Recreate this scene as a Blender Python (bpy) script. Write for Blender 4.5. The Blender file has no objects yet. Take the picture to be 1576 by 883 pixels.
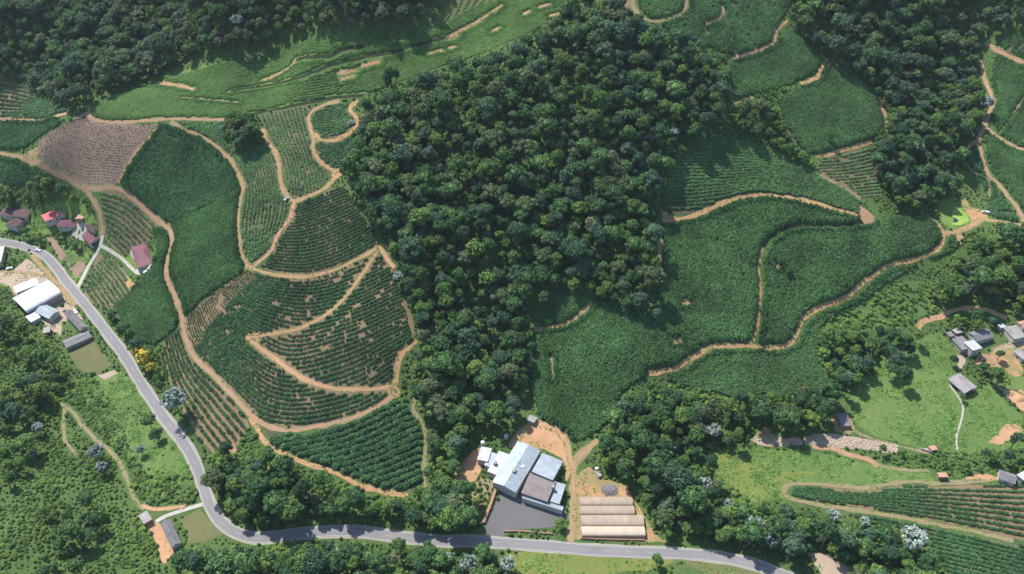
import bpy, bmesh, math, random
import numpy as np
from mathutils import Vector, Matrix
from mathutils.geometry import delaunay_2d_cdt

random.seed(7)
RNG = np.random.default_rng(7)
SC = bpy.context.scene
COL = SC.collection

# ------------------------------------------------------------------ camera, sky, sun, exposure
CAM_H, PITCH, IW, IH, FPX = 400.0, math.radians(43.0), 1576.0, 883.0, 1225.0
cd = bpy.data.cameras.new('camera')
cam = bpy.data.objects.new('camera', cd)
COL.objects.link(cam)
cam.location = (0, 0, CAM_H)
cam.rotation_euler = (math.pi / 2 - PITCH, 0, 0)
cd.sensor_width = 36.0
cd.lens = 36.0 * FPX / IW
cd.clip_start = 1.0
cd.clip_end = 20000.0
SC.camera = cam

SUN_ELEV = math.radians(54)
SUN_AZ = math.radians(-40)           # from +Y (away from the camera), negative = to the left
sun_dir = Vector((math.sin(SUN_AZ) * math.cos(SUN_ELEV), math.cos(SUN_AZ) * math.cos(SUN_ELEV), math.sin(SUN_ELEV)))
world = bpy.data.worlds.new('World')
SC.world = world
world.use_nodes = True
wn = world.node_tree
bg = wn.nodes['Background']
sky = wn.nodes.new('ShaderNodeTexSky')
sky.sky_type = 'NISHITA'
sky.sun_disc = False
sky.sun_elevation = SUN_ELEV
sky.sun_rotation = SUN_AZ
sky.altitude = 600
sky.air_density = 1.2
sky.dust_density = 1.0
sky.ozone_density = 1.5
wn.links.new(sky.outputs['Color'], bg.inputs['Color'])
bg.inputs['Strength'].default_value = 0.125
sl = bpy.data.lights.new('sun', 'SUN')
sl.energy = 4.4
sl.angle = math.radians(0.5)
sl.color = (1.0, 0.95, 0.88)
sun = bpy.data.objects.new('sun', sl)
COL.objects.link(sun)
sun.rotation_euler = sun_dir.to_track_quat('Z', 'Y').to_euler()
sun.location = (0, 300, 900)

SC.view_settings.view_transform = 'Standard'
SC.view_settings.look = 'None'
SC.view_settings.gamma = 1.0
SC.view_settings.use_curve_mapping = False
SC.view_settings.exposure = 0.6
try:
    SC.cycles.max_bounces = 6
    SC.cycles.diffuse_bounces = 3
    SC.cycles.transparent_max_bounces = 6
    SC.cycles.use_denoising = True
except Exception:
    pass

# ------------------------------------------------------------------ pixel <-> ground
CP, SP = math.cos(PITCH), math.sin(PITCH)


def ray(px, py):
    px = np.asarray(px, float); py = np.asarray(py, float)
    a = (px - IW / 2) / FPX
    b = (py - IH / 2) / FPX
    return np.stack([a, CP - b * SP, -SP - b * CP], -1)


def at_z(px, py, z):
    d = ray(px, py)
    t = (np.asarray(z) - CAM_H) / d[..., 2]
    return np.stack([d[..., 0] * t, d[..., 1] * t], -1)


def project(x, y, z):
    dz = z - CAM_H
    depth = y * CP - dz * SP
    v = -y * SP - dz * CP
    return IW / 2 + FPX * x / depth, IH / 2 + FPX * v / depth, depth


# control heights (pixel x, pixel y, height in metres over the valley road before scaling)
HC = [
 (0,372,6),(60,386,5),(120,455,3),(190,545,2),(250,640,1),(305,725,0),(340,806,0),(394,829,0),(530,815,0),(672,832,0),(850,841,0),(990,851,0),(1106,856,0),(1230,885,0),
 (800,720,4),(760,690,5),(940,790,1.5),(885,700,6),(825,650,9),
 (480,655,17),(300,545,15),(390,640,13),(380,520,38),(490,425,60),(580,382,68),(450,310,88),(525,265,96),(400,200,106),(260,186,104),(140,178,98),(50,240,72),(150,290,56),
 (262,365,44),(272,470,26),(210,440,14),(130,370,11),(220,392,18),(100,340,12),(40,330,12),(600,600,24),(560,500,48),(440,565,32),(620,480,46),(540,740,8),(640,690,10),(370,680,8),(300,640,6),
 (500,150,118),(700,80,142),(850,15,165),(450,75,132),(240,135,112),(300,60,118),(100,90,92),(0,20,125),(300,0,165),(500,0,185),(620,20,168),(0,130,66),(50,170,74),(20,215,62),(0,270,40),(60,300,24),
 (100,600,-3),(100,760,2),(0,860,16),(0,600,6),(0,480,6),(250,820,-2),(230,700,-2),(500,880,-3),(800,880,-2),(1000,882,-2),
 (700,620,14),(740,530,26),(820,600,15),(820,505,30),(700,400,64),(620,300,92),(800,300,86),(900,430,54),(1000,450,42),(870,200,122),(700,200,122),(900,80,160),(1050,150,130),(1000,290,88),(1100,230,100),
 (900,560,24),(880,650,11),(1000,545,32),(1100,400,60),(1040,340,72),(1200,300,76),(1330,335,60),(1300,420,46),(1160,530,26),(1300,470,26),(1440,350,44),(1470,328,40),(1200,580,16),(1100,570,20),(1000,640,7),
 (1280,170,110),(1200,100,130),(1150,50,150),(1100,0,178),(1400,110,98),(1410,250,66),(1500,60,120),(1560,120,106),(1520,200,80),(1560,325,50),(1400,0,150),(1576,0,165),(1250,20,150),
 (1420,620,8),(1520,530,13),(1400,500,20),(1550,430,32),(1500,660,6),(1285,680,4),(1200,740,1),(1400,770,1),(1550,790,0),(1570,880,-3),(1300,860,-3),(1100,690,4),(1350,590,10),
]
HK = 0.75
WANCH = [(-700,300,10),(-800,600,70),(-900,1000,120),(-600,1300,170),(0,1300,190),(600,1300,180),(950,1000,150),(850,600,60),(700,300,10),(500,120,-4),(0,100,0),(-450,120,12),(-700,0,20),(700,0,5),(0,-150,10)]
hc = np.array(HC, float)
hz = hc[:, 2] * HK
hxy = at_z(hc[:, 0], hc[:, 1], hz)
wa = np.array(WANCH, float)
PX = np.concatenate([hxy, wa[:, :2]])
PZ = np.concatenate([hz, wa[:, 2]])
S = 300.0


def tps(r2):
    return 0.5 * r2 * np.log(r2 + 1e-9)


def d2(a, b):
    return ((a[:, None, :] - b[None, :, :]) ** 2).sum(-1)


n = len(PX)
Pn = PX / S
K = tps(d2(Pn, Pn)) + np.eye(n) * 0.004
A = np.zeros((n + 3, n + 3)); A[:n, :n] = K
A[:n, n] = 1; A[:n, n + 1:] = Pn; A[n, :n] = 1; A[n + 1:, :n] = Pn.T
wts = np.linalg.solve(A, np.concatenate([PZ, np.zeros(3)]))


def vnoise(x, y, seed=0):
    x = np.asarray(x, float); y = np.asarray(y, float)
    xi = np.floor(x).astype(np.int64); yi = np.floor(y).astype(np.int64)
    fx = x - xi; fy = y - yi
    fx = fx * fx * (3 - 2 * fx); fy = fy * fy * (3 - 2 * fy)

    def h(a, b):
        v = (a * 374761393 + b * 668265263 + seed * 69069) & 0x7fffffff
        v = ((v ^ (v >> 13)) * 1274126177) & 0x7fffffff
        return ((v ^ (v >> 16)) & 0xffff) / 65535.0
    a = h(xi, yi); b = h(xi + 1, yi); c = h(xi, yi + 1); d = h(xi + 1, yi + 1)
    return (a * (1 - fx) + b * fx) * (1 - fy) + (c * (1 - fx) + d * fx) * fy


GS = 4.0
GX = np.arange(-640, 640 + 1, GS)
GY = np.arange(88, 1268 + 1, GS)


def raw_height(x, y):
    q = np.stack([x.ravel(), y.ravel()], -1) / S
    out = np.empty(len(q))
    for i in range(0, len(q), 20000):
        s = q[i:i + 20000]
        out[i:i + 20000] = tps(d2(s, Pn)) @ wts[:n] + wts[n] + s @ wts[n + 1:]
    out = out.reshape(x.shape)
    r = np.hypot(x, y - 550)
    far = np.clip((r - 800) / 900, 0, 1); far = far * far * (3 - 2 * far)
    hills = 60 + 150 * vnoise(x / 520, y / 520, 3) + 60 * vnoise(x / 230, y / 230, 4) + 90 * np.clip((r - 2000) / 5000, 0, 1)
    out = np.clip(out, -40, 330)
    out = out * (1 - far) + hills * far
    hill = np.clip((out - 5) / 22, 0, 1)
    return out + 1.2 * (vnoise(x / 45, y / 45, 9) - 0.5) + hill * (9.0 * (vnoise(x / 85, y / 85, 21) - .5) + 4.5 * (vnoise(x / 38, y / 38, 22) - .5))


mx, my = np.meshgrid(GX, GY)
GZ = raw_height(mx, my)


def height(x, y):
    x = np.asarray(x, float); y = np.asarray(y, float)
    fx = np.clip((x - GX[0]) / GS, 0, len(GX) - 1.001); fy = np.clip((y - GY[0]) / GS, 0, len(GY) - 1.001)
    i = fx.astype(int); j = fy.astype(int); fx = fx - i; fy = fy - j
    return (GZ[j, i] * (1 - fx) + GZ[j, i + 1] * fx) * (1 - fy) + (GZ[j + 1, i] * (1 - fx) + GZ[j + 1, i + 1] * fx) * fy


def H(x, y):
    return float(height(x, y))


def ground(pts, lift=0.0):
    """pixel points -> ground XY (first hit of the pixel's ray with the terrain)"""
    p = np.asarray(pts, float).reshape(-1, 2)
    d = ray(p[:, 0], p[:, 1])
    lo = (230.0 - CAM_H) / d[:, 2]
    t = lo.copy(); done = np.zeros(len(p), bool)
    step = 4.0
    for _ in range(700):
        nt = np.where(done, t, t + step)
        hit = (CAM_H + d[:, 2] * nt) < height(d[:, 0] * nt, d[:, 1] * nt) + lift
        done = done | hit
        t = np.where(done, t, nt)
        if done.all():
            break
    a = t.copy(); b = t + step
    for _ in range(12):
        m = (a + b) / 2
        below = (CAM_H + d[:, 2] * m) < height(d[:, 0] * m, d[:, 1] * m) + lift
        b = np.where(below, m, b); a = np.where(below, a, m)
    return np.stack([d[:, 0] * a, d[:, 1] * a], -1)


def gp(px, py):
    g = ground([(px, py)])[0]
    return Vector((g[0], g[1], H(g[0], g[1])))


def inside(x, y, poly):
    x = np.asarray(x); y = np.asarray(y)
    r = np.zeros(x.shape, bool)
    P = np.asarray(poly); Q = np.roll(P, -1, 0)
    for (x1, y1), (x2, y2) in zip(P, Q):
        c = ((y1 > y) != (y2 > y))
        if abs(y2 - y1) > 1e-12:
            r ^= c & (x < (x2 - x1) * (y - y1) / (y2 - y1) + x1)
    return r


def resample(P, step=None, n=None, closed=False):
    P = np.asarray(P, float)
    if closed:
        P = np.concatenate([P, P[:1]])
    seg = np.hypot(*(P[1:] - P[:-1]).T)
    s = np.concatenate([[0], np.cumsum(seg)])
    if n is None:
        n = max(2, int(s[-1] / step) + 1)
    t = np.linspace(0, s[-1], n)
    if closed:
        t = t[:-1]
    return np.stack([np.interp(t, s, P[:, 0]), np.interp(t, s, P[:, 1])], -1)


def smooth(P, k=8):
    """Catmull-Rom through points"""
    P = np.asarray(P, float)
    if len(P) < 3:
        return P
    Q = np.concatenate([[2 * P[0] - P[1]], P, [2 * P[-1] - P[-2]]])
    out = []
    for i in range(1, len(Q) - 2):
        for t in np.linspace(0, 1, k, endpoint=False):
            a, b, c, d = Q[i - 1], Q[i], Q[i + 1], Q[i + 2]
            out.append(0.5 * (2 * b + (c - a) * t + (2 * a - 5 * b + 4 * c - d) * t * t + (3 * b - a - 3 * c + d) * t ** 3))
    out.append(P[-1])
    return np.array(out)


# occupancy grid (1 m) for tracks, roads, yards and buildings
OX0, OY0, OW, OHh = -640, 88, 1280, 1180
OCC = np.zeros((OHh, OW), bool)      # no crops, no trees
OCT = np.zeros((OHh, OW), bool)      # no trees (wider margin)


def mark_disc(grid, x, y, r):
    i0, i1 = max(0, int(x - r - OX0)), min(OW, int(x + r - OX0) + 2)
    j0, j1 = max(0, int(y - r - OY0)), min(OHh, int(y + r - OY0) + 2)
    if i0 >= i1 or j0 >= j1:
        return
    X, Y = np.meshgrid(np.arange(i0, i1) + OX0 + .5, np.arange(j0, j1) + OY0 + .5)
    grid[j0:j1, i0:i1] |= (X - x) ** 2 + (Y - y) ** 2 <= r * r


def mark_poly(grid, poly):
    P = np.asarray(poly)
    i0, i1 = max(0, int(P[:, 0].min() - OX0)), min(OW, int(P[:, 0].max() - OX0) + 2)
    j0, j1 = max(0, int(P[:, 1].min() - OY0)), min(OHh, int(P[:, 1].max() - OY0) + 2)
    if i0 >= i1 or j0 >= j1:
        return
    X, Y = np.meshgrid(np.arange(i0, i1) + OX0 + .5, np.arange(j0, j1) + OY0 + .5)
    grid[j0:j1, i0:i1] |= inside(X, Y, P)


def occ(grid, x, y):
    i = np.clip((np.asarray(x) - OX0).astype(int), 0, OW - 1)
    j = np.clip((np.asarray(y) - OY0).astype(int), 0, OHh - 1)
    return grid[j, i]


# ------------------------------------------------------------------ materials
def mat(name):
    m = bpy.data.materials.new(name)
    m.use_nodes = True
    nt = m.node_tree
    b = nt.nodes['Principled BSDF']
    return m, nt, b


def ramp(nt, stops, fac, k=1.0):
    r = nt.nodes.new('ShaderNodeValToRGB')
    e = r.color_ramp.elements
    stops = [(p, tuple(min(1, v * k) for v in c)) for p, c in stops]
    e[0].position, e[0].color = stops[0][0], (*stops[0][1], 1)
    e[1].position, e[1].color = stops[-1][0], (*stops[-1][1], 1)
    for p, c in stops[1:-1]:
        k = e.new(p); k.color = (*c, 1)
    nt.links.new(fac, r.inputs['Fac'])
    return r.outputs['Color']


def wnoise(nt, scale, detail=4, rough=.55, stretch=None):
    g = nt.nodes.new('ShaderNodeNewGeometry')
    v = g.outputs['Position']
    if stretch:
        mp = nt.nodes.new('ShaderNodeMapping'); mp.inputs['Scale'].default_value = stretch
        nt.links.new(v, mp.inputs['Vector']); v = mp.outputs['Vector']
    t = nt.nodes.new('ShaderNodeTexNoise')
    t.inputs['Scale'].default_value = scale
    t.inputs['Detail'].default_value = detail
    t.inputs['Roughness'].default_value = rough
    nt.links.new(v, t.inputs['Vector'])
    return t.outputs['Fac']


def mix(nt, fac, a, b, mode='MIX'):
    m = nt.nodes.new('ShaderNodeMix'); m.data_type = 'RGBA'; m.blend_type = mode
    for s, v in ((0, fac), (6, a), (7, b)):
        if hasattr(v, 'is_linked') or isinstance(v, bpy.types.NodeSocket):
            nt.links.new(v, m.inputs[s])
        else:
            m.inputs[s].default_value = v if s == 0 else (*v, 1)
    return m.outputs[2]


def bump(nt, b, fac, strength, dist):
    n = nt.nodes.new('ShaderNodeBump')
    n.inputs['Strength'].default_value = strength
    n.inputs['Distance'].default_value = dist
    nt.links.new(fac, n.inputs['Height'])
    nt.links.new(n.outputs['Normal'], b.inputs['Normal'])


def ground_mat(name, stops, s1=.05, s2=.5, stops2=None, f2=.45, rough=.9, bmp=.5, bd=.3, k=1.0):
    m, nt, b = mat(name)
    c = ramp(nt, stops, wnoise(nt, s1, 6, .6), k)
    n2 = wnoise(nt, s2, 6, .65)
    if stops2:
        c2 = ramp(nt, stops2, n2, k)
        c = mix(nt, f2, c, c2)
    nt.links.new(c, b.inputs['Base Color'])
    b.inputs['Roughness'].default_value = rough
    b.inputs['Specular IOR Level'].default_value = .15
    bump(nt, b, n2, bmp, bd)
    return m


def leaf_mat(name, stops, trans=.25, inst=True, isl=.5, rough=.55, amp=.25):
    """stops: ramp over object random; per-leaf value variation"""
    m, nt, b = mat(name)
    oi = nt.nodes.new('ShaderNodeObjectInfo')
    geo = nt.nodes.new('ShaderNodeNewGeometry')
    c = ramp(nt, stops, oi.outputs['Random'], 1.9)
    mr = nt.nodes.new('ShaderNodeMapRange')
    mr.inputs['To Min'].default_value = 1 - isl; mr.inputs['To Max'].default_value = 1 + isl * .8
    nt.links.new(geo.outputs['Random Per Island'], mr.inputs['Value'])
    big = nt.nodes.new('ShaderNodeMapRange')
    big.inputs['From Min'].default_value = .3; big.inputs['From Max'].default_value = .7
    big.inputs['To Min'].default_value = 1 - amp; big.inputs['To Max'].default_value = 1 + amp
    nt.links.new(wnoise(nt, .03, 6, .62), big.inputs['Value'])
    mm = nt.nodes.new('ShaderNodeMath'); mm.operation = 'MULTIPLY'
    nt.links.new(mr.outputs['Result'], mm.inputs[0]); nt.links.new(big.outputs['Result'], mm.inputs[1])
    vs = nt.nodes.new('ShaderNodeVectorMath'); vs.operation = 'SCALE'
    nt.links.new(c, vs.inputs[0]); nt.links.new(mm.outputs[0], vs.inputs['Scale'])
    nt.links.new(vs.outputs[0], b.inputs['Base Color'])
    b.inputs['Roughness'].default_value = rough
    b.inputs['Specular IOR Level'].default_value = .25
    tr = nt.nodes.new('ShaderNodeBsdfTranslucent')
    nt.links.new(vs.outputs[0], tr.inputs['Color'])
    ms = nt.nodes.new('ShaderNodeMixShader'); ms.inputs[0].default_value = trans
    nt.links.new(b.outputs[0], ms.inputs[1]); nt.links.new(tr.outputs[0], ms.inputs[2])
    nt.links.new(ms.outputs[0], nt.nodes['Material Output'].inputs['Surface'])
    return m


def plain_mat(name, col, rough=.7, var=.25, s=.6, metal=0., spec=.3, streak=None):
    m, nt, b = mat(name)
    lo = tuple(c * (1 - var) for c in col); hi = tuple(min(1, c * (1 + var)) for c in col)
    c = ramp(nt, [(.3, lo), (.7, hi)], wnoise(nt, s, 6, .65, streak))
    nt.links.new(c, b.inputs['Base Color'])
    b.inputs['Roughness'].default_value = rough
    b.inputs['Metallic'].default_value = metal
    b.inputs['Specular IOR Level'].default_value = spec
    return m


M = {}
M['terrain'] = ground_mat('undergrowth', [(.3, (.05, .1, .028)), (.5, (.08, .14, .036)), (.7, (.12, .17, .05))], .03, .45, [(.3, (.025, .055, .02)), (.7, (.1, .15, .05))])
M['floor'] = ground_mat('forest_floor', [(.3, (.02, .035, .015)), (.7, (.04, .06, .025))], .05, .5)
M['meadow'] = ground_mat('meadow_grass', [(.3, (.06, .12, .032)), (.5, (.1, .165, .045)), (.7, (.165, .2, .07))], .03, .4, [(.3, (.045, .1, .03)), (.5, (.1, .16, .045)), (.7, (.17, .2, .07))], .5, k=1.08)
M['lawn'] = ground_mat('lawn', [(.3, (.12, .22, .045)), (.7, (.2, .28, .07))], .08, .8, [(.3, (.1, .19, .04)), (.7, (.2, .28, .08))], .5, k=0.9)
M['dry'] = ground_mat('dry_grass', [(.3, (.17, .2, .07)), (.7, (.27, .25, .11))], .07, .6, [(.3, (.13, .16, .06)), (.7, (.28, .25, .13))], .5, k=0.65)
M['hay'] = ground_mat('yellowing_grass', [(.3, (.12, .16, .035)), (.5, (.17, .19, .05)), (.7, (.22, .21, .07))], .05, .5, [(.3, (.09, .15, .03)), (.7, (.2, .21, .06))], .5, k=1.0)
M['soil'] = ground_mat('field_soil', [(.3, (.22, .15, .09)), (.7, (.36, .23, .135))], .06, .8, [(.3, (.15, .14, .07)), (.7, (.38, .26, .16))], .5, k=0.75)
M['soil_green'] = ground_mat('weedy_soil', [(.38, (.05, .085, .03)), (.5, (.085, .11, .045)), (.62, (.2, .14, .09))], .09, .8, [(.3, (.05, .08, .03)), (.7, (.2, .15, .1))], .35)
M['soil_dark'] = ground_mat('shaded_soil', [(.3, (.06, .07, .04)), (.7, (.11, .1, .06))], .06, .8)
M['track'] = ground_mat('track_earth', [(.25, (.42, .225, .105)), (.5, (.52, .28, .135)), (.75, (.6, .37, .21))], .05, .5, [(.3, (.24, .2, .09)), (.45, (.42, .25, .13)), (.7, (.6, .4, .25))], .5, k=0.85)
M['clay'] = ground_mat('pink_clay', [(.25, (.43, .225, .14)), (.75, (.57, .33, .215))], .05, .5, [(.3, (.28, .2, .11)), (.45, (.42, .23, .14)), (.7, (.6, .38, .26))], .5, k=0.85)
M['orange'] = ground_mat('orange_earth', [(.25, (.47, .22, .1)), (.75, (.6, .33, .17))], .07, .7, [(.3, (.42, .24, .13)), (.7, (.6, .42, .28))], .45, k=0.9)
M['pale'] = ground_mat('pale_earth', [(.25, (.5, .37, .27)), (.75, (.66, .5, .38))], .08, .9, [(.3, (.46, .36, .27)), (.7, (.7, .56, .44))], .45, k=0.66)
M['grassy_track'] = ground_mat('grassy_track', [(.25, (.25, .23, .11)), (.75, (.42, .32, .19))], .08, .9, [(.3, (.2, .2, .08)), (.7, (.46, .36, .22))], .5, k=0.72)
M['plough'] = ground_mat('ploughed_soil', [(.3, (.29, .195, .145)), (.7, (.39, .265, .195))], .06, 1.2, [(.3, (.24, .17, .125)), (.7, (.41, .29, .22))], .4, k=0.75)
for _k, _g, _a in (('track', (.2, .2, .085), .75), ('clay', (.26, .19, .1), .6), ('orange', (.3, .2, .1), .4)):
    _m = M[_k]; _nt = _m.node_tree; _b = _nt.nodes['Principled BSDF']
    _at = _nt.nodes.new('ShaderNodeAttribute'); _at.attribute_name = 'across'
    _ab = _nt.nodes.new('ShaderNodeMath'); _ab.operation = 'ABSOLUTE'; _nt.links.new(_at.outputs['Fac'], _ab.inputs[0])
    _r1 = _nt.nodes.new('ShaderNodeMapRange'); _r1.inputs['From Min'].default_value = .05; _r1.inputs['From Max'].default_value = .3; _r1.inputs['To Min'].default_value = 1; _r1.inputs['To Max'].default_value = 0
    _nt.links.new(_ab.outputs[0], _r1.inputs['Value'])
    _r2 = _nt.nodes.new('ShaderNodeMapRange'); _r2.inputs['From Min'].default_value = .7; _r2.inputs['From Max'].default_value = 1.0
    _nt.links.new(_ab.outputs[0], _r2.inputs['Value'])
    _mx = _nt.nodes.new('ShaderNodeMath'); _mx.operation = 'MAXIMUM'; _nt.links.new(_r1.outputs[0], _mx.inputs[0]); _nt.links.new(_r2.outputs[0], _mx.inputs[1])
    _r3 = _nt.nodes.new('ShaderNodeMapRange'); _r3.inputs['From Min'].default_value = .42; _r3.inputs['From Max'].default_value = .58; _r3.inputs['To Max'].default_value = _a
    _nt.links.new(wnoise(_nt, .12, 4, .6), _r3.inputs['Value'])
    _mu = _nt.nodes.new('ShaderNodeMath'); _mu.operation = 'MULTIPLY'; _nt.links.new(_mx.outputs[0], _mu.inputs[0]); _nt.links.new(_r3.outputs[0], _mu.inputs[1])
    _old = _b.inputs['Base Color'].links[0].from_socket
    _nt.links.new(mix(_nt, _mu.outputs[0], _old, _g), _b.inputs['Base Color'])
M['asphalt'] = ground_mat('asphalt', [(.3, (.19, .185, .19)), (.7, (.25, .24, .245))], .06, 1.5, [(.3, (.17, .165, .17)), (.7, (.27, .26, .26))], .4, .85, .15, .05, k=0.98)
M['shoulder'] = ground_mat('gravel_shoulder', [(.3, (.34, .31, .26)), (.7, (.46, .42, .35))], .1, 1.2, [(.3, (.22, .24, .14)), (.7, (.5, .45, .38))], .4, k=0.85)
M['paint'] = plain_mat('road_paint', (.4, .385, .36), .7, .25, .8)
M['yellow_paint'] = plain_mat('yellow_road_paint', (.36, .31, .22), .7, .25, .8)
M['concrete'] = plain_mat('pale_concrete', (.4, .37, .33), .8, .2, .6)
M['lot'] = ground_mat('lot_asphalt', [(.3, (.125, .12, .125)), (.7, (.165, .155, .16))], .09, 1.5, [(.3, (.11, .105, .11)), (.7, (.18, .17, .17))], .4, .85, .15, .05, k=0.95)

LEAFCOL = {
 'dark': [(0, (.016, .042, .02)), (.5, (.026, .062, .024)), (1, (.038, .078, .028))],
 'mid': [(0, (.028, .066, .021)), (.5, (.043, .092, .026)), (1, (.062, .114, .031))],
 'bright': [(0, (.062, .115, .022)), (.5, (.088, .145, .027)), (1, (.115, .165, .034))],
 'olive': [(0, (.055, .075, .03)), (.5, (.075, .095, .042)), (1, (.095, .105, .058))],
 'blue': [(0, (.028, .062, .036)), (.5, (.042, .082, .048)), (1, (.062, .1, .062))],
}
for k, v in LEAFCOL.items():
    M['leaf_' + k] = leaf_mat('leaf_' + k, v)
M['leaf_lush'] = leaf_mat('leaf_lush', [(0, (.075, .135, .03)), (.5, (.105, .175, .038)), (1, (.14, .2, .046))], .3)
M['leaf_silver'] = leaf_mat('leaf_silver', [(0, (.16, .195, .175)), (1, (.25, .285, .26))], .15, isl=.45)
M['leaf_yellow'] = leaf_mat('leaf_yellow', [(0, (.42, .29, .025)), (1, (.5, .35, .035))], .25, isl=.4)
M['leaf_purple'] = leaf_mat('leaf_purple', [(0, (.12, .085, .11)), (1, (.16, .11, .13))], .2, isl=.4)
M['crop_dark'] = leaf_mat('crop_dark', [(0, (.048, .108, .046)), (.5, (.06, .127, .052)), (1, (.075, .15, .058))], .22, isl=.32, amp=.35)
M['crop_mid'] = leaf_mat('crop_mid', [(0, (.052, .112, .042)), (.5, (.07, .14, .05)), (1, (.094, .168, .058))], .22, isl=.32, amp=.42)
M['crop_row'] = leaf_mat('crop_row', [(0, (.03, .078, .03)), (.5, (.042, .098, .036)), (1, (.056, .118, .042))], .2, isl=.35, amp=.3)
M['crop_light'] = leaf_mat('crop_light', [(0, (.075, .145, .042)), (.5, (.095, .172, .048)), (1, (.115, .195, .056))], .25, isl=.3)
M['crop_grey'] = leaf_mat('crop_grey', [(0, (.075, .065, .057)), (.6, (.115, .09, .08)), (1, (.075, .085, .05))], .1)
M['grass_tuft'] = leaf_mat('grass_tuft', [(0, (.06, .14, .03)), (.5, (.1, .185, .042)), (1, (.15, .22, .06))], .25)
M['bark'] = plain_mat('bark', (.14, .11, .085), .9, .3, 2.)
M['stem'] = plain_mat('banana_stem', (.18, .2, .08), .8, .3, 2.)


# ------------------------------------------------------------------ object helpers
def mesh_obj(name, verts, faces, m=None, parent=None, link=True, smooth_=False):
    me = bpy.data.meshes.new(name)
    if isinstance(verts, np.ndarray) and isinstance(faces, np.ndarray):
        nv, nf, k = len(verts), len(faces), faces.shape[1]
        me.vertices.add(nv); me.vertices.foreach_set('co', np.ascontiguousarray(verts, np.float32).ravel())
        me.loops.add(nf * k); me.loops.foreach_set('vertex_index', np.ascontiguousarray(faces, np.int32).ravel())
        me.polygons.add(nf); me.polygons.foreach_set('loop_start', np.arange(0, nf * k, k, dtype=np.int32))
        me.update(calc_edges=True)
    else:
        me.from_pydata([tuple(v) for v in verts], [], [tuple(f) for f in faces])
        me.update()
    if m is not None:
        me.materials.append(m)
    if smooth_:
        me.polygons.foreach_set('use_smooth', np.ones(len(me.polygons), bool))
    o = bpy.data.objects.new(name, me)
    if link:
        COL.objects.link(o)
    if parent is not None:
        o.parent = parent
    return o


def tag(o, label=None, cat=None, group=None, kind=None):
    for k, v in (('label', label), ('category', cat), ('group', group), ('kind', kind)):
        if v:
            o[k] = v
    return o


def thing(name, loc, rz, label, cat, group=None):
    o = bpy.data.objects.new(name, None)
    COL.objects.link(o)
    o.empty_display_size = 1
    o.location = loc; o.rotation_euler = (0, 0, rz)
    return tag(o, label, cat, group)


class MB:
    """collects boxes / prisms / tubes into one mesh"""
    def __init__(s):
        s.v, s.f = [], []

    def add(s, verts, faces):
        k = len(s.v)
        s.v += [tuple(v) for v in verts]; s.f += [tuple(i + k for i in f) for f in faces]
        return s

    def box(s, x0, x1, y0, y1, z0, z1):
        return s.add([(x0, y0, z0), (x1, y0, z0), (x1, y1, z0), (x0, y1, z0), (x0, y0, z1), (x1, y0, z1), (x1, y1, z1), (x0, y1, z1)],
                     [(0, 3, 2, 1), (4, 5, 6, 7), (0, 1, 5, 4), (1, 2, 6, 5), (2, 3, 7, 6), (3, 0, 4, 7)])

    def slab(s, quad, t):
        """quad of 4 points, thickness t downwards"""
        q = [Vector(p) for p in quad]
        lo = [p - Vector((0, 0, t)) for p in q]
        return s.add(q + lo, [(0, 1, 2, 3), (7, 6, 5, 4), (0, 4, 5, 1), (1, 5, 6, 2), (2, 6, 7, 3), (3, 7, 4, 0)])

    def tube(s, pts, rads, k=7, cap=True):
        rings = []
        for i, p in enumerate(pts):
            p = Vector(p)
            d = Vector(pts[min(i + 1, len(pts) - 1)]) - Vector(pts[max(i - 1, 0)])
            q = d.to_track_quat('Z', 'Y')
            rings.append([p + q @ Vector((math.cos(2 * math.pi * j / k) * rads[i], math.sin(2 * math.pi * j / k) * rads[i], 0)) for j in range(k)])
        vs = [v for r in rings for v in r]
        fs = [(i * k + j, i * k + (j + 1) % k, (i + 1) * k + (j + 1) % k, (i + 1) * k + j) for i in range(len(pts) - 1) for j in range(k)]
        if cap:
            fs += [tuple(range(k - 1, -1, -1)), tuple((len(pts) - 1) * k + j for j in range(k))]
        return s.add(vs, fs)

    def build(s, name, m, parent=None, link=True):
        return mesh_obj(name, s.v, s.f, m, parent, link)


# ------------------------------------------------------------------ terrain
def build_terrain():
    def ext(a, lo, hi):
        left, st, x = [], GS, a[0]
        while x > lo:
            st *= 1.35; x -= st; left.append(x)
        right, st, x = [], GS, a[-1]
        while x < hi:
            st *= 1.35; x += st; right.append(x)
        return np.concatenate([left[::-1], a, right])
    X, Y = ext(GX, -9000, 9000), ext(GY, -5000, 12000)
    xx, yy = np.meshgrid(X, Y)
    zz = raw_height(xx, yy)
    v = np.stack([xx.ravel(), yy.ravel(), zz.ravel()], -1)
    nx, ny = len(X), len(Y)
    i, j = np.meshgrid(np.arange(nx - 1), np.arange(ny - 1))
    a = (j * nx + i).ravel()
    f = np.stack([a, a + 1, a + nx + 1, a + nx], -1)
    o = mesh_obj('terrain', v, f, M['terrain'], smooth_=True)
    tag(o, kind='structure')


build_terrain()


def world_poly(px, step=3.0, jit=.5, seed=1, sm=True):
    w = ground(px)
    if sm:
        w = resample(w, 3.0, closed=True) if step is None else resample(w, step, closed=True)
    if jit:
        w = w + jit * 2 * np.stack([vnoise(w[:, 0] / 5, w[:, 1] / 5, seed) - .5, vnoise(w[:, 0] / 5, w[:, 1] / 5, seed + 5) - .5], -1)
    return w


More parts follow.
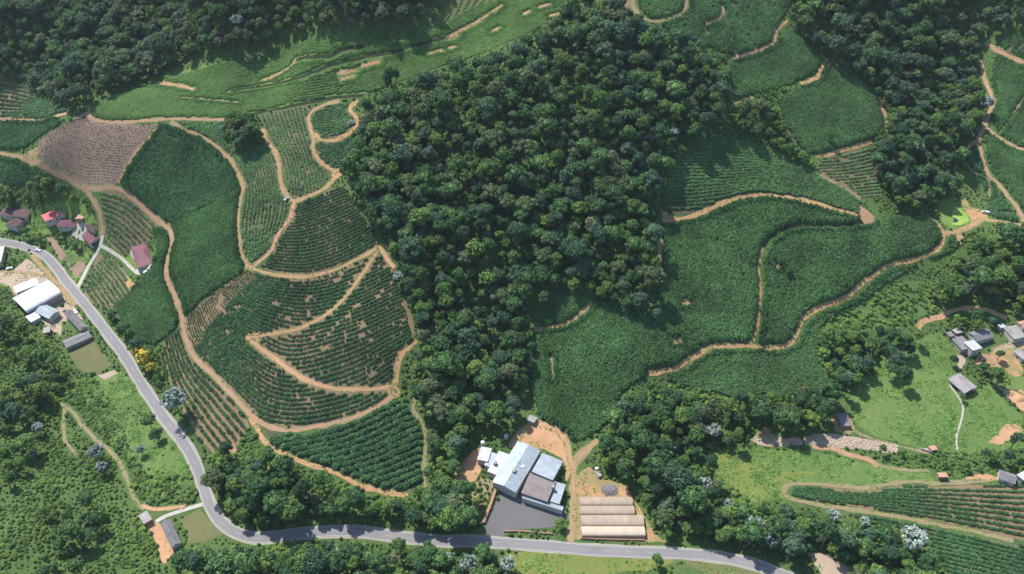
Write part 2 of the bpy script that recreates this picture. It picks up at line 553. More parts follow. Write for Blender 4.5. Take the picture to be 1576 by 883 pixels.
def sheet(name, poly, m, dz, kind='structure', label=None, cat=None):
    """drapes a polygon (world XY) on the terrain"""
    P = np.asarray(poly)
    i0, i1 = np.searchsorted(GX, [P[:, 0].min(), P[:, 0].max()])
    j0, j1 = np.searchsorted(GY, [P[:, 1].min(), P[:, 1].max()])
    g = np.stack(np.meshgrid(GX[i0:i1], GY[j0:j1]), -1).reshape(-1, 2)
    if len(g):
        g = g[inside(g[:, 0], g[:, 1], P)]
    k = len(P)
    pts = [Vector((float(a), float(b))) for a, b in P] + [Vector((float(a), float(b))) for a, b in g]
    r = delaunay_2d_cdt(pts, [], [list(range(k))], 1, 1e-4)
    vs = np.array([(v.x, v.y) for v in r[0]])
    z = height(vs[:, 0], vs[:, 1]) + dz
    fs = []
    for f in r[2]:
        a, b, c = (vs[q] for q in f[:3])
        cr = (b[0] - a[0]) * (c[1] - a[1]) - (b[1] - a[1]) * (c[0] - a[0])
        fs.append(tuple(f) if cr > 0 else tuple(reversed(f)))
    o = mesh_obj(name, [(*p, q) for p, q in zip(vs.tolist(), z.tolist())], fs, m, smooth_=True)
    tag(o, label, cat, None, kind)
    return o


def strip(name, P, w, m, dz, kind='structure', label=None, cat=None, jit=.25, n_across=5, seed=3, taper=True, off=0., mark=True, rut=0., clear=.6, tm=2.2):
    """ribbon along world polyline P with full width w"""
    P = np.asarray(P)
    d = np.gradient(P, axis=0); d /= np.linalg.norm(d, axis=1)[:, None] + 1e-9
    nrm = np.stack([-d[:, 1], d[:, 0]], -1)
    k = len(P)
    s = np.arange(k)
    wl = w / 2 * (1 + jit * 2 * (vnoise(s / 3., s * 0 + seed, seed) - .5)); wr = w / 2 * (1 + jit * 2 * (vnoise(s / 3., s * 0 + seed + 9, seed + 1) - .5))
    u = np.linspace(-1, 1, n_across)
    V = []
    for i in range(n_across):
        hw = np.where(u[i] < 0, wl, wr)
        q = P + nrm * (off + u[i] * hw)[:, None]
        z = height(q[:, 0], q[:, 1]) + dz
        if rut:
            z = z + rut * (math.cos(u[i] * math.pi * 2) * .5 - .5)
        V.append(np.column_stack([q, z]))
    V = np.stack(V, 1).reshape(-1, 3)
    i, j = np.meshgrid(np.arange(k - 1), np.arange(n_across - 1), indexing='ij')
    a = (i * n_across + j).ravel()
    F = np.stack([a, a + n_across, a + n_across + 1, a + 1], -1)[:, ::-1]
    o = mesh_obj(name, V, F, m, smooth_=True)
    at_ = o.data.attributes.new('across', 'FLOAT', 'POINT')
    at_.data.foreach_set('value', np.tile(u, k).astype(np.float32))
    tag(o, label, cat, None, kind)
    if mark:
        for (x, y), r in zip(P, np.maximum(wl, wr)):
            mark_disc(OCC, x, y, r + clear)
            mark_disc(OCT, x, y, r + tm)
    return o


# main road ----------------------------------------------------------
ROAD = [(-60,362),(0,371),(34,379),(61,388),(82,406),(102,433),(122,457),(146,487),(170,518),(190,545),(213,583),(233,614),(254,645),(274,669),(292,697),(305,724),(316,758),(326,784),(343,806),(364,820),(394,828),(425,826),(483,819),(534,817),(572,821),(620,827),(672,832),(723,833),(780,836),(849,841),(917,847),(986,850),(1048,852),(1106,857),(1157,868),(1190,879),(1260,905)]
RW = resample(smooth(ground(ROAD), 6), 3.0)
strip('road_shoulder', RW, 7.6, M['shoulder'], .08, jit=.12, seed=5, tm=.2)
_rp = project(RW[:, 0], RW[:, 1], height(RW[:, 0], RW[:, 1]))
for (_x, _y), _px, _py in zip(RW, _rp[0], _rp[1]):
    mark_disc(OCT, _x, _y, 5.0 if 390 < _px < 735 else 6.6)
strip('road', RW, 6.1, M['asphalt'], .13, jit=.0, n_across=7, tm=.2)
for s in (-1, 1):
    strip('road_edge_line', RW, .28, M['paint'], .155, jit=0, n_across=2, off=s * 2.65, mark=False)
dash = MB()
for i in range(0, len(RW) - 2, 4):
    a, b = Vector((*RW[i], 0)), Vector((*RW[i + 1], 0))
    t = (b - a).normalized(); nn = Vector((-t.y, t.x, 0)) * .12
    b = a + t * 4
    q = [a - nn, b - nn, b + nn, a + nn]
    for p in q:
        p.z = H(p.x, p.y) + .165
    dash.add(q, [(0, 1, 2, 3)])
tag(dash.build('road_centre_line', M['yellow_paint']), kind='structure')

# tracks: (kind, width, pixel polyline)
TRACKS = [
 ('clay',4.6,[(-40,230),(0,236),(34,242),(51,250),(78,262),(102,272),(129,290),(146,311),(155,334),(158,362)]),
 ('concrete',3.6,[(158,362),(155,375),(150,386),(135,412),(119,443),(115,449)]),
 ('clay',4.4,[(125,285),(138,289),(153,290),(177,288),(204,304),(234,331),(258,350),(265,372),(257,402),(257,426),(268,453),(279,484),(285,518),(299,548),(323,572),(350,600),(375,627),(400,650),(438,662),(469,660),(517,650),(558,637),(589,621),(603,609),(608,594)]),
 ('track',3.0,[(608,594),(612,565),(618,545),(631,533),(642,524)]),
 ('track',3.0,[(386,641),(397,662),(414,686),(442,700),(476,714),(507,724),(534,736),(558,748),(586,756),(628,762)]),
 ('orange',4.2,[(608,594),(600,596),(565,599),(527,599),(497,594),(466,582),(441,565),(414,545),(394,530),(382,521)]),
 ('track',3.6,[(382,521),(414,514),(458,506),(492,490),(516,473),(540,446),(557,422),(575,395),(584,382)]),
 ('track',3.8,[(378,408),(400,417),(431,424),(468,426),(509,417),(543,402),(570,388),(586,377)]),
 ('orange',4.5,[(584,377),(597,400),(607,412)]),
 ('track',3.8,[(387,411),(374,395),(369,372),(367,341),(370,307),(374,287),(367,268),(353,245),(336,228),(313,212),(285,200),(262,188)]),
 ('clay',4.6,[(137,163),(138,177),(149,185),(180,188),(217,186),(255,183),(299,183),(345,184)]),
 ('track',4.6,[(404,198),(411,217),(424,234),(430,258),(433,282),(441,300),(453,309),(475,302),(500,289),(519,270),(532,262)]),
 ('track',4.2,[(519,266),(507,259),(492,248),(482,231),(482,214),(477,194),(475,180),(485,168),(502,160),(523,155)]),
 ('track',3.4,[(483,204),(490,213),(499,217),(516,215),(533,207),(547,195),(549,180),(540,173),(540,163),(552,156)]),
 ('clay',2.6,[(453,311),(445,338),(428,361),(417,385),(400,402),(387,411)]),
 ('clay',2.6,[(-40,190),(0,186),(41,185),(75,183),(105,175)]),
 ('clay',2.4,[(248,184),(235,205),(205,240),(182,282)]),
 ('track',3.0,[(242,127),(272,131),(298,137)]),
 ('grassy',1.6,[(279,150),(323,153),(367,157)]),
 ('track',2.6,[(405,123),(431,112),(448,101),(456,91)]),
 ('track',2.6,[(686,58),(706,48),(733,34),(754,20),(772,8)]),
 ('gap',2.6,[(355,140),(380,136),(424,129),(468,117),(499,104),(543,92),(601,80),(652,66),(690,56)]),
 ('gap',2.6,[(455,92),(499,87),(526,78),(560,71)]),
 ('gap',2.6,[(345,184),(400,173),(448,163),(500,153),(560,146)]),
 ('track',3.0,[(520,112),(535,110),(549,107)]),('track',3.0,[(524,122),(545,117)]),('track',2.6,[(556,102),(570,98),(584,94)]),('track',2.6,[(660,82),(680,77)]),('track',3.,[(690,59),(704,53)]),('track',2.6,[(758,47),(768,43)]),('track',2.6,[(691,74),(700,71)]),
 ('track',3.2,[(806,21),(815,17)]),('track',4,[(829,11),(846,6)]),('track',3.6,[(846,24),(862,20)]),
 ('track',3.4,[(1020,338),(1038,338),(1069,332),(1103,317),(1137,304),(1176,300),(1217,305),(1258,314),(1288,324),(1322,332)]),
 ('gap',2.4,[(1329,344),(1295,348),(1258,348),(1227,348),(1203,355),(1186,366),(1174,380)]),
 ('track',2.4,[(1174,380),(1168,409),(1170,443),(1168,480),(1164,507),(1156,530)]),
 ('track',3.0,[(998,575),(1032,569),(1052,560),(1072,545),(1096,534),(1120,532),(1156,532),(1180,535),(1203,533),(1220,525),(1229,508),(1237,491),(1258,475),(1292,463),(1312,450),(1326,436),(1346,423),(1366,409),(1397,402),(1428,392),(1448,378),(1453,360)]),
 ('track',5.2,[(1424,331),(1441,344),(1453,358),(1482,353),(1502,343),(1516,338),(1550,343),(1576,348),(1640,356)]),
 ('clay',4.4,[(1516,195),(1506,214),(1511,238),(1519,265),(1536,284),(1553,304),(1567,322),(1576,341)]),
 ('clay',4.4,[(1518,196),(1536,211),(1553,221),(1576,231),(1630,250)]),
 ('clay',4.0,[(1516,195),(1520,177),(1528,156),(1516,122),(1511,102),(1504,82)]),
 ('clay',4.0,[(1516,66),(1536,78),(1557,88),(1576,97),(1630,118)]),
 ('grassy',1.4,[(1590,138),(1576,150),(1560,173),(1538,204)]),
 ('track',2.8,[(1506,214),(1489,228),(1482,245)]),('grassy',1.8,[(1486,250),(1499,265),(1519,275),(1523,302)]),
 ('orange',4.0,[(1128,90),(1154,82),(1176,73),(1190,65),(1196,46),(1212,31)]),
 ('track',3.4,[(1272,92),(1261,109),(1257,120),(1232,129)]),('grassy',2.6,[(1125,164),(1140,156),(1160,149)]),
 ('track',3.0,[(1255,241),(1285,235),(1319,225),(1341,218)]),
 ('clay',3.2,[(1353,148),(1360,172),(1367,192)]),('grassy',2.0,[(1209,198),(1220,217),(1224,230)]),
 ('grassy',2.6,[(1262,270),(1295,287),(1324,306)]),
 ('grassy',2.6,[(972,-10),(980,17),(1001,32),(1025,30),(1052,17),(1058,-10)]),
 ('orange',3.6,[(1086,36),(1103,31),(1113,19),(1111,9)]),('grassy',1.4,[(1115,20),(1123,51),(1131,82)]),
 ('track',3.6,[(822,507),(858,502),(885,490),(911,465)]),
 ('clay',4.4,[(1014,346),(1016,382),(1014,402),(1018,430)]),('grassy',1.8,[(847,548),(851,584)]),
 ('grassy',2.3,[(93,621),(113,635),(130,659),(151,679),(172,697),(187,717),(196,741),(206,765),(222,784)]),
 ('grassy',1.9,[(99,628),(98,662),(103,683),(118,700)]),
 ('orange',3.6,[(218,778),(237,784),(262,782),(285,779)]),('concrete',3.0,[(240,803),(256,794),(285,784),(312,776)]),
 ('track',5.6,[(879,834),(881,800),(883,770),(883,740),(884,715),(894,700),(905,690),(920,677)]),
 ('orange',4.6,[(883,722),(877,702),(874,685),(862,666),(845,656),(825,651),(806,662),(793,678),(788,690)]),
 ('orange',3.2,[(1412,505),(1423,494),(1445,489),(1465,479),(1494,474),(1516,476),(1534,483),(1550,489)]),
 ('pale',5.5,[(1640,512),(1576,528),(1550,533),(1530,541)]),
 ('concrete',1.3,[(1461,592),(1478,616),(1482,630),(1478,651),(1472,671),(1473,692)]),
 ('grassy',2.0,[(1305,655),(1318,665),(1345,676),(1400,690),(1430,697)]),
 ('clay',4.5,[(1250,688),(1280,690),(1305,699),(1335,707),(1352,717)]),('grassy',2.0,[(1345,713),(1380,722),(1430,725)]),
 ('grassy',2.8,[(1520,740),(1480,742),(1440,744),(1400,741),(1330,750),(1270,746),(1222,745),(1208,752),(1212,766),(1250,775),(1330,787),(1420,803),(1500,818),(1560,832)]),
 ('concrete',2.6,[(156,378),(175,389),(190,400),(203,413),(212,421)]),
 ('track',5.0,[(45,386),(60,405),(80,428),(97,447),(115,470)]),('track',3.5,[(-30,416),(10,418),(45,420),(70,425)]),
 ('clay',4.2,[(1568,600),(1600,620)]),
 ('grassy',2.4,[(640,612),(636,630),(650,650),(655,680),(652,720),(655,750)]),
 ('clay',3.4,[(1168,672),(1182,660)]),
 ('concrete',1.1,[(1436,690),(1416,692)]),
]
M['gap_shade'] = ground_mat('painted_gap_shade', [(.3, (.02, .03, .014)), (.7, (.035, .045, .02))], .1, .8)  # near-black colour paints the shade lying in gaps between the crops
KM = {'gap': 'gap_shade', 'track': 'track', 'clay': 'clay', 'orange': 'orange', 'pale': 'pale', 'grassy': 'grassy_track', 'concrete': 'concrete'}
EDGES, YARDS = [], []
ROADM = np.zeros_like(OCC)
for _x, _y in RW:
    mark_disc(ROADM, _x, _y, 4.2)
for i, (k, w, px) in enumerate(TRACKS):
    P = resample(smooth(ground(px), 6), 1.8)
    nm = {'concrete': 'concrete_lane', 'grassy': 'grassy_path', 'gap': 'gap_shade_strip'}.get(k, 'dirt_track')  # gap strips carry painted shade along the crop edges
    if k not in ('concrete', 'gap'):
        EDGES.append((P, w * .4))
    if w >= 3.5 and k != 'concrete':
        strip('track_verge', P, w * .8, M['grassy_track'], .07 + .002 * (i % 9), jit=.5, seed=i + 31, clear=.0)
    strip(nm, P, w * (.3 + .4 * (k != 'concrete')) if k == 'concrete_' else w * (.98 if w < 3.5 else .54) if k != 'concrete' else w * .85, M[KM[k]], .10 + .0045 * (i % 9), jit=.42 if k != 'concrete' else .05, seed=i, rut=.05, clear=.7 if w < 2 else 1.45)

# yards and open ground patches (kind, pixel polygon, offset, tree clearance)
PATCH = [
 ('dirt_yard','track',[(905,718),(930,735),(962,746),(985,782),(1012,826),(1030,834),(884,832),(878,775),(884,735)]),
 ('dirt_yard','orange',[(696,740),(702,722),(722,700),(740,686),(748,700),(742,722),(732,740),(712,752)]),
 ('dirt_yard','orange',[(790,690),(798,668),(822,645),(850,655),(872,678),(878,705),(884,722),(872,742),(866,706),(835,690)]),
 ('bare_bank','grassy_track',[(722,752),(742,735),(762,742),(742,800),(728,795)]),
 ('car_park','lot',[(772,758),(805,766),(868,783),(874,798),(850,812),(796,814),(770,826),(748,826),(746,806)]),
 ('dirt_yard','pale',[(-30,418),(18,417),(42,398),(60,412),(80,430),(98,450),(120,480),(128,492),(112,488),(96,498),(94,518),(78,508),(60,490),(46,468),(22,450),(14,440),(-30,426)]),
 ('courtyard','concrete',[(120,341),(131,343),(136,352),(127,362),(130,373),(117,367),(110,360)]),
 ('courtyard','concrete',[(202,384),(218,411),(238,405),(232,414),(215,424),(205,420),(212,412),(198,386)]),
 ('dirt_yard','track',[(1524,545),(1534,536),(1550,530),(1600,520),(1600,534),(1560,541),(1578,575),(1562,582),(1545,566),(1535,558)]),
 ('dirt_yard','clay',[(1505,545),(1526,545),(1536,560),(1545,566),(1520,566),(1500,560)]),
 ('dirt_yard','pale',[(1472,545),(1485,548),(1488,556),(1477,570),(1472,564),(1478,554)]),
 ('sand_pile_ground','orange',[(1545,602),(1560,600),(1600,622),(1600,645),(1565,628)]),
 ('dirt_yard','pale',[(1236,671),(1258,668),(1282,668),(1338,677),(1383,683),(1383,698),(1321,691),(1280,687),(1239,684)]),
 ('dirt_yard','pale',[(1156,674),(1178,662),(1190,668),(1210,675),(1225,672),(1236,676),(1236,684),(1200,688),(1165,685)]),
 ('dirt_yard','track',[(1276,640),(1290,635),(1308,640),(1316,660),(1308,668),(1285,662)]),
 ('dirt_yard','clay',[(1320,314),(1330,320),(1346,334),(1344,344),(1330,345),(1324,335)]),
 ('dirt_yard','track',[(1478,312),(1486,305),(1494,318),(1516,326),(1522,336),(1500,348),(1488,352),(1496,338)]),
 ('dirt_yard','clay',[(1484,354),(1468,357),(1474,368),(1478,380),(1482,368)]),
 ('dirt_yard','orange',[(225,810),(238,802),(248,806),(270,839),(266,852),(254,868),(246,862),(243,842),(236,828)]),
 ('dry_plot','dry',[(278,800),(308,781),(324,802),(346,823),(318,833),(286,836),(290,826)]),
 ('dry_plot','dry',[(106,542),(141,519),(172,560),(152,577),(124,570)]),
 ('dirt_yard','pale',[(150,578),(178,568),(182,574),(160,585)]),
 ('dirt_yard','clay',[(345,690),(355,680),(366,692),(362,700)]),
 ('garden_plot','plough',[(71,366),(82,366),(103,392),(93,402),(86,386)]),
 ('garden_plot','plough',[(106,414),(128,398),(132,410),(118,428)]),
 ('dirt_yard','track',[(193,421),(211,441),(196,444)]),
 ('dirt_yard','track',[(376,515),(400,512),(398,528),(384,528)]),
 ('dirt_yard','orange',[(575,380),(584,374),(596,376),(600,392),(590,392)]),
 ('dirt_yard','orange',[(594,596),(610,586),(616,606),(606,616),(598,606)]),
 ('dirt_yard','orange',[(513,262),(528,256),(534,264),(520,276),(510,276)]),
 ('dirt_yard','track',[(34,240),(55,225),(60,232),(54,250),(44,248)]),
 ('dirt_yard','clay',[(1030,520),(1050,518),(1052,530),(1032,532)]),
 ('bare_rock','grassy_track',[(1185,402),(1195,400),(1207,412),(1197,417)]),
 ('dirt_yard','track',[(1044,462),(1060,458),(1066,470),(1050,474)]),
 ('dirt_yard','track',[(1066,547),(1092,530),(1104,532),(1080,550),(1060,562)]),
 ('dirt_yard','track',[(1018,322),(1040,334),(1062,334),(1024,346)]),
 ('dirt_yard','orange',[(1556,736),(1500,744),(1480,738),(1512,728),(1545,735)]),
 ('dirt_yard','orange',[(1520,680),(1548,655),(1566,650),(1574,662),(1540,684)]),
 ('dirt_yard','pale',[(1240,850),(1275,853),(1330,890),(1270,890)]),
]
for i, (nm, m, px) in enumerate(PATCH):
    W = world_poly(px, 2.0, .7, i)
    sheet(nm, W, M[m], .065 + .003 * (i % 5))
    if nm == 'dirt_yard':
        YARDS.append(W)
    if nm not in ('bare_bank',):
        mark_poly(OCC, W)
    mark_poly(OCT, W)

GRASS = [
 ('meadow','meadow',[(1076,698),(1110,688),(1160,690),(1260,694),(1330,712),(1430,730),(1440,742),(1330,748),(1222,742),(1205,752),(1208,766),(1160,775),(1130,750),(1095,722)]),
 ('hay_meadow','hay',[(1078,700),(1110,692),(1150,700),(1200,722),(1260,728),(1220,742),(1205,752),(1208,766),(1160,775),(1130,750),(1095,722)]),
 ('meadow','meadow',[(1310,612),(1330,580),(1365,540),(1400,520),(1448,512),(1486,548),(1465,580),(1480,615),(1520,592),(1576,640),(1576,690),(1490,700),(1420,690),(1345,672),(1318,655)]),
 ('meadow','meadow',[(1268,500),(1330,470),(1400,430),(1450,435),(1470,460),(1440,480),(1415,490),(1370,505),(1300,510)]),
 ('meadow','meadow',[(120,585),(180,570),(215,592),(240,625),(262,660),(285,695),(300,730),(300,745),(255,745),(215,720),(180,680),(140,640)]),
 ('lawn','lawn',[(-20,330),(10,335),(30,350),(55,330),(75,310),(110,305),(140,318),(150,345),(140,345),(120,338),(100,335),(90,345),(85,360),(60,362),(30,352),(-20,362)]),
 ('lawn','lawn',[(92,375),(108,382),(130,392),(140,385),(140,395),(128,410),(115,440),(112,425),(120,410),(105,396)]),
 ('lawn','lawn',[(42,390),(52,392),(84,424),(88,436),(75,428),(55,408)]),
 ('lawn','lawn',[(-30,422),(12,425),(8,450),(-30,480)]),
 ('lawn','lawn',[(188,392),(200,388),(212,410),(204,414)]),
 ('lawn','lawn',[(1440,312),(1470,302),(1490,318),(1500,335),(1484,350),(1462,352),(1446,336)]),
 ('verge','hay',[(776,847),(860,851),(960,858),(1040,862),(1000,878),(900,885),(860,895),(790,880)]),
 ('verge','dry',[(1050,862),(1110,866),(1200,890),(1100,890)]),
 ('meadow','meadow',[(1545,568),(1600,590),(1600,604),(1552,598),(1520,575)]),
 ('meadow','meadow',[(1300,112),(1262,70),(1290,60),(1335,90),(1340,120)]),
]
GPOLY = []
for i, (nm, m, px) in enumerate(GRASS):
    W = world_poly(px, 3.0, 1.2, i + 40)
    sheet(nm, W, M[m], .03 + .004 * (i % 4))
    GPOLY.append((nm, W))

# pond with duckweed
pw = world_poly([(1446,320),(1462,309),(1474,312),(1488,328),(1492,340),(1476,348),(1460,344),(1450,334)], 1.5, .5, 77)
c = pw.mean(0)
zp = H(*c)
pv = [(x, y, zp + .12) for x, y in pw]
M['duckweed'] = ground_mat('duckweed_water', [(.42, (.2, .33, .06)), (.5, (.26, .36, .07)), (.8, (.3, .36, .09))], .12, 1.2, rough=.6, bmp=.1, bd=.05)
M['water'] = plain_mat('dark_water', (.012, .03, .03), .08, .2, .3, spec=.5)
mesh_obj('pond', pv + [(c[0], c[1], zp + .12)], [(i, (i + 1) % len(pv), len(pv)) for i in range(len(pv))], M['duckweed'])['kind'] = 'structure'
ow = world_poly([(1464,334),(1469,335),(1474,339),(1471,343),(1466,342),(1463,338)], 1.2, .8, 78)
c2 = ow.mean(0)
mesh_obj('pond_open_water', [(x, y, zp + .126) for x, y in ow] + [(c2[0], c2[1], zp + .126)], [(i, (i + 1) % len(ow), len(ow)) for i in range(len(ow))], M['water'])['kind'] = 'structure'
mark_poly(OCC, pw); mark_poly(OCT, pw)

# ------------------------------------------------------------------ buildings
def roof_mat(name, col, stain, rough=.55, metal=.15, amt=.6):
    m, nt, b = mat(name)
    lo = tuple(c * .82 for c in col); hi = tuple(min(1, c * 1.15) for c in col)
    base = ramp(nt, [(.3, lo), (.7, hi)], wnoise(nt, .25, 5, .6))
    n1 = wnoise(nt, .16, 8, .72)
    r = nt.nodes.new('ShaderNodeMapRange')
    r.inputs['From Min'].default_value = .5; r.inputs['From Max'].default_value = .68; r.inputs['To Max'].default_value = amt
    nt.links.new(n1, r.inputs['Value'])
    c = mix(nt, r.outputs['Result'], base, stain)
    fine = ramp(nt, [(.35, (.8, .8, .8)), (.65, (1.1, 1.1, 1.1))], wnoise(nt, 1.6, 4, .7))
    c = mix(nt, 1.0, c, fine, 'MULTIPLY')
    nt.links.new(c, b.inputs['Base Color'])
    b.inputs['Roughness'].default_value = rough; b.inputs['Metallic'].default_value = metal
    return m


M['pink'] = plain_mat('pink_tiles', (.5, .13, .15), .7, .2, 1.0)
M['brown_tile'] = plain_mat('brown_tiles', (.42, .25, .17), .8, .25, 1.)
M['wall_white'] = plain_mat('white_render', (.48, .46, .43), .85, .12, .5)
M['wall_cream'] = plain_mat('cream_render', (.5, .42, .3), .85, .15, .5)
M['wall_brick'] = plain_mat('brick_wall', (.33, .19, .13), .85, .25, 1.)
M['wall_grey'] = plain_mat('grey_block_wall', (.3, .28, .27), .85, .2, .8)
M['wall_dark'] = plain_mat('dark_opening', (.03, .03, .035), .8, .2, 1.)
M['plastic'] = plain_mat('dusty_plastic', (.34, .265, .2), .55, .2, .25, spec=.4, streak=(1, .25, 1))
M['plastic_new'] = plain_mat('cream_plastic', (.48, .4, .3), .5, .12, .25, spec=.4)
M['glass'] = plain_mat('window_glass', (.04, .05, .06), .1, .2, 1., spec=.5)
M['frame'] = plain_mat('window_frame', (.5, .48, .45), .6, .1, 1.)
M['door'] = plain_mat('door_wood', (.2, .12, .08), .6, .2, 1.)
M['tyre'] = plain_mat('tyre', (.02, .02, .02), .8, .2, 1.)
M['hub'] = plain_mat('wheel_rim', (.4, .4, .42), .4, .1, 1., .6)
M['car_white'] = plain_mat('white_car_paint', (.75, .76, .77), .3, .04, 1., spec=.5)
M['car_dark'] = plain_mat('dark_car_paint', (.06, .065, .08), .3, .1, 1., spec=.5)
M['car_grey'] = plain_mat('grey_car_paint', (.3, .31, .33), .3, .1, 1., spec=.5)
M['tank'] = plain_mat('white_tank', (.7, .7, .7), .5, .08, 1.)
M['slate'] = plain_mat('broken_stone', (.2, .19, .2), .85, .4, .8)
M['rubble'] = plain_mat('pale_block', (.42, .33, .26), .85, .25, .8)
M['zinc'] = roof_mat('zinc_sheet', (.33, .39, .44), (.24, .2, .18), amt=.45)
M['silver_sheet'] = roof_mat('silver_sheet', (.42, .44, .47), (.3, .28, .26), amt=.4)
M['white_sheet'] = roof_mat('white_sheet', (.5, .52, .54), (.3, .27, .24), metal=.05, amt=.35)
M['grey_tile'] = roof_mat('grey_fibre_cement', (.21, .205, .215), (.11, .1, .09), .85, 0)
M['pale_tile'] = roof_mat('pale_fibre_cement', (.33, .31, .3), (.16, .14, .12), .85, 0)
M['brown_sheet'] = roof_mat('rusty_sheet', (.24, .2, .2), (.17, .1, .075), .8, 0)
M['maroon'] = roof_mat('maroon_tiles', (.17, .05, .075), (.06, .035, .04), .7, 0)
M['dark_maroon'] = roof_mat('dark_maroon_tiles', (.11, .05, .055), (.04, .035, .035), .75, 0)
M['lamp'] = plain_mat('lamp_lens', (.7, .5, .4), .3, .1, 1.)


def rect_from(A, B, C, he):
    c = gp((B[0] + C[0]) / 2, (B[1] + C[1]) / 2 + 6)
    zg = c.z
    a, b, d = (at_z(p[0], p[1], zg + he) for p in (A, B, C))
    u = b - a; L = float(np.hypot(*u)); u = u / L
    v = np.array([-u[1], u[0]])
    w = float((d - a) @ v)
    if w < 0:
        u = -u; v = -v; a = b; w = -w       # keep v pointing to C with w > 0
    mid = a + u * L / 2 + v * w / 2
    return mid, math.atan2(u[1], u[0]), L, w, zg


def put(o, parent, loc, rz):
    o.parent = parent
    o.location = Vector(loc) - parent.location
    o.rotation_euler = (0, 0, rz - parent.rotation_euler.z)
    if parent.rotation_euler.z:
        o.location = Matrix.Rotation(-parent.rotation_euler.z, 3, 'Z') @ o.location
    return o


def roof_parts(root, loc, rz, L, W, he, kind, rise, m, ov=.45, ribs=True):
    """roof meshes in local x (length) / y (width); returns list"""
    out = []
    x0, x1 = -L / 2 - ov, L / 2 + ov

    def slope(y0, z0, y1, z1):
        mb = MB()
        mb.slab([(x0, y0, z0), (x1, y0, z0), (x1, y1, z1), (x0, y1, z1)] if y1 > y0 else [(x0, y1, z1), (x1, y1, z1), (x1, y0, z0), (x0, y0, z0)], .12)
        if ribs:
            k = max(2, int((x1 - x0) / 1.05))
            for i in range(k + 1):
                x = x0 + .06 + (x1 - x0 - .12) * i / k
                q = [(x - .05, y0, z0 + .055), (x + .05, y0, z0 + .055), (x + .05, y1, z1 + .055), (x - .05, y1, z1 + .055)]
                if y1 < y0:
                    q = [q[3], q[2], q[1], q[0]]
                mb.slab(q, .06)
        return mb
    if kind == 'gable':
        d = rise / (W / 2) * ov
        for s in (-1, 1):
            out.append(slope(s * (W / 2 + ov), he - d + .14, 0, he + rise + .14).build('roof_slope', m))
        rc = MB(); rc.box(x0, x1, -.18, .18, he + rise + .1, he + rise + .24)
        out.append(rc.build('roof_ridge', m))
    elif kind == 'mono':
        d = rise / W * ov
        out.append(slope(-W / 2 - ov, he - d + .14, W / 2 + ov, he + rise + d + .14).build('roof', m))
    elif kind == 'flat':
        mb = MB().box(x0, x1, -W / 2 - ov, W / 2 + ov, he + .02, he + .22)
        out.append(mb.build('roof', m))
    elif kind == 'hip':
        t = min(W / 2, L / 2 * .8)
        z0 = he + .1; zr = he + rise; e = ov
        a, b, c, d = (x0, -W / 2 - e, z0), (x1, -W / 2 - e, z0), (x1, W / 2 + e, z0), (x0, W / 2 + e, z0)
        r0, r1 = (-L / 2 + t, 0, zr), (L / 2 - t, 0, zr)
        for q in ([a, b, r1, r0], [c, d, r0, r1]):
            out.append(MB().slab(q, .12).build('roof_slope', m))
        for q in ([b, c, r1], [d, a, r0]):
            lo = [(p[0], p[1], p[2] - .12) for p in q]
            out.append(MB().add(q + lo, [(0, 1, 2), (5, 4, 3), (0, 3, 4, 1), (1, 4, 5, 2), (2, 5, 3, 0)]).build('roof_hip', m))
    elif kind == 'barrel':
        k = 12
        mb = MB()
        arc = [((W / 2 + ov) * -math.cos(math.pi * i / k), he + rise * math.sin(math.pi * i / k) ** .85) for i in range(k + 1)]
        for (ya, za), (yb, zb) in zip(arc[:-1], arc[1:]):
            mb.slab([(x0, ya, za), (x1, ya, za), (x1, yb, zb), (x0, yb, zb)], .1)
        out.append(mb.build('roof', m))
        kk = max(3, int(L / 3.2))
        for i in range(kk + 1):
            hp = MB()
            x = x0 + (x1 - x0) * i / kk
            for (ya, za), (yb, zb) in zip(arc[:-1], arc[1:]):
                hp.slab([(x - .07, ya, za + .05), (x + .07, ya, za + .05), (x + .07, yb, zb + .05), (x - .07, yb, zb + .05)], .06)
            out.append(hp.build('roof_seam', m))
    for o in out:
        put(o, root, loc, rz)
    return out


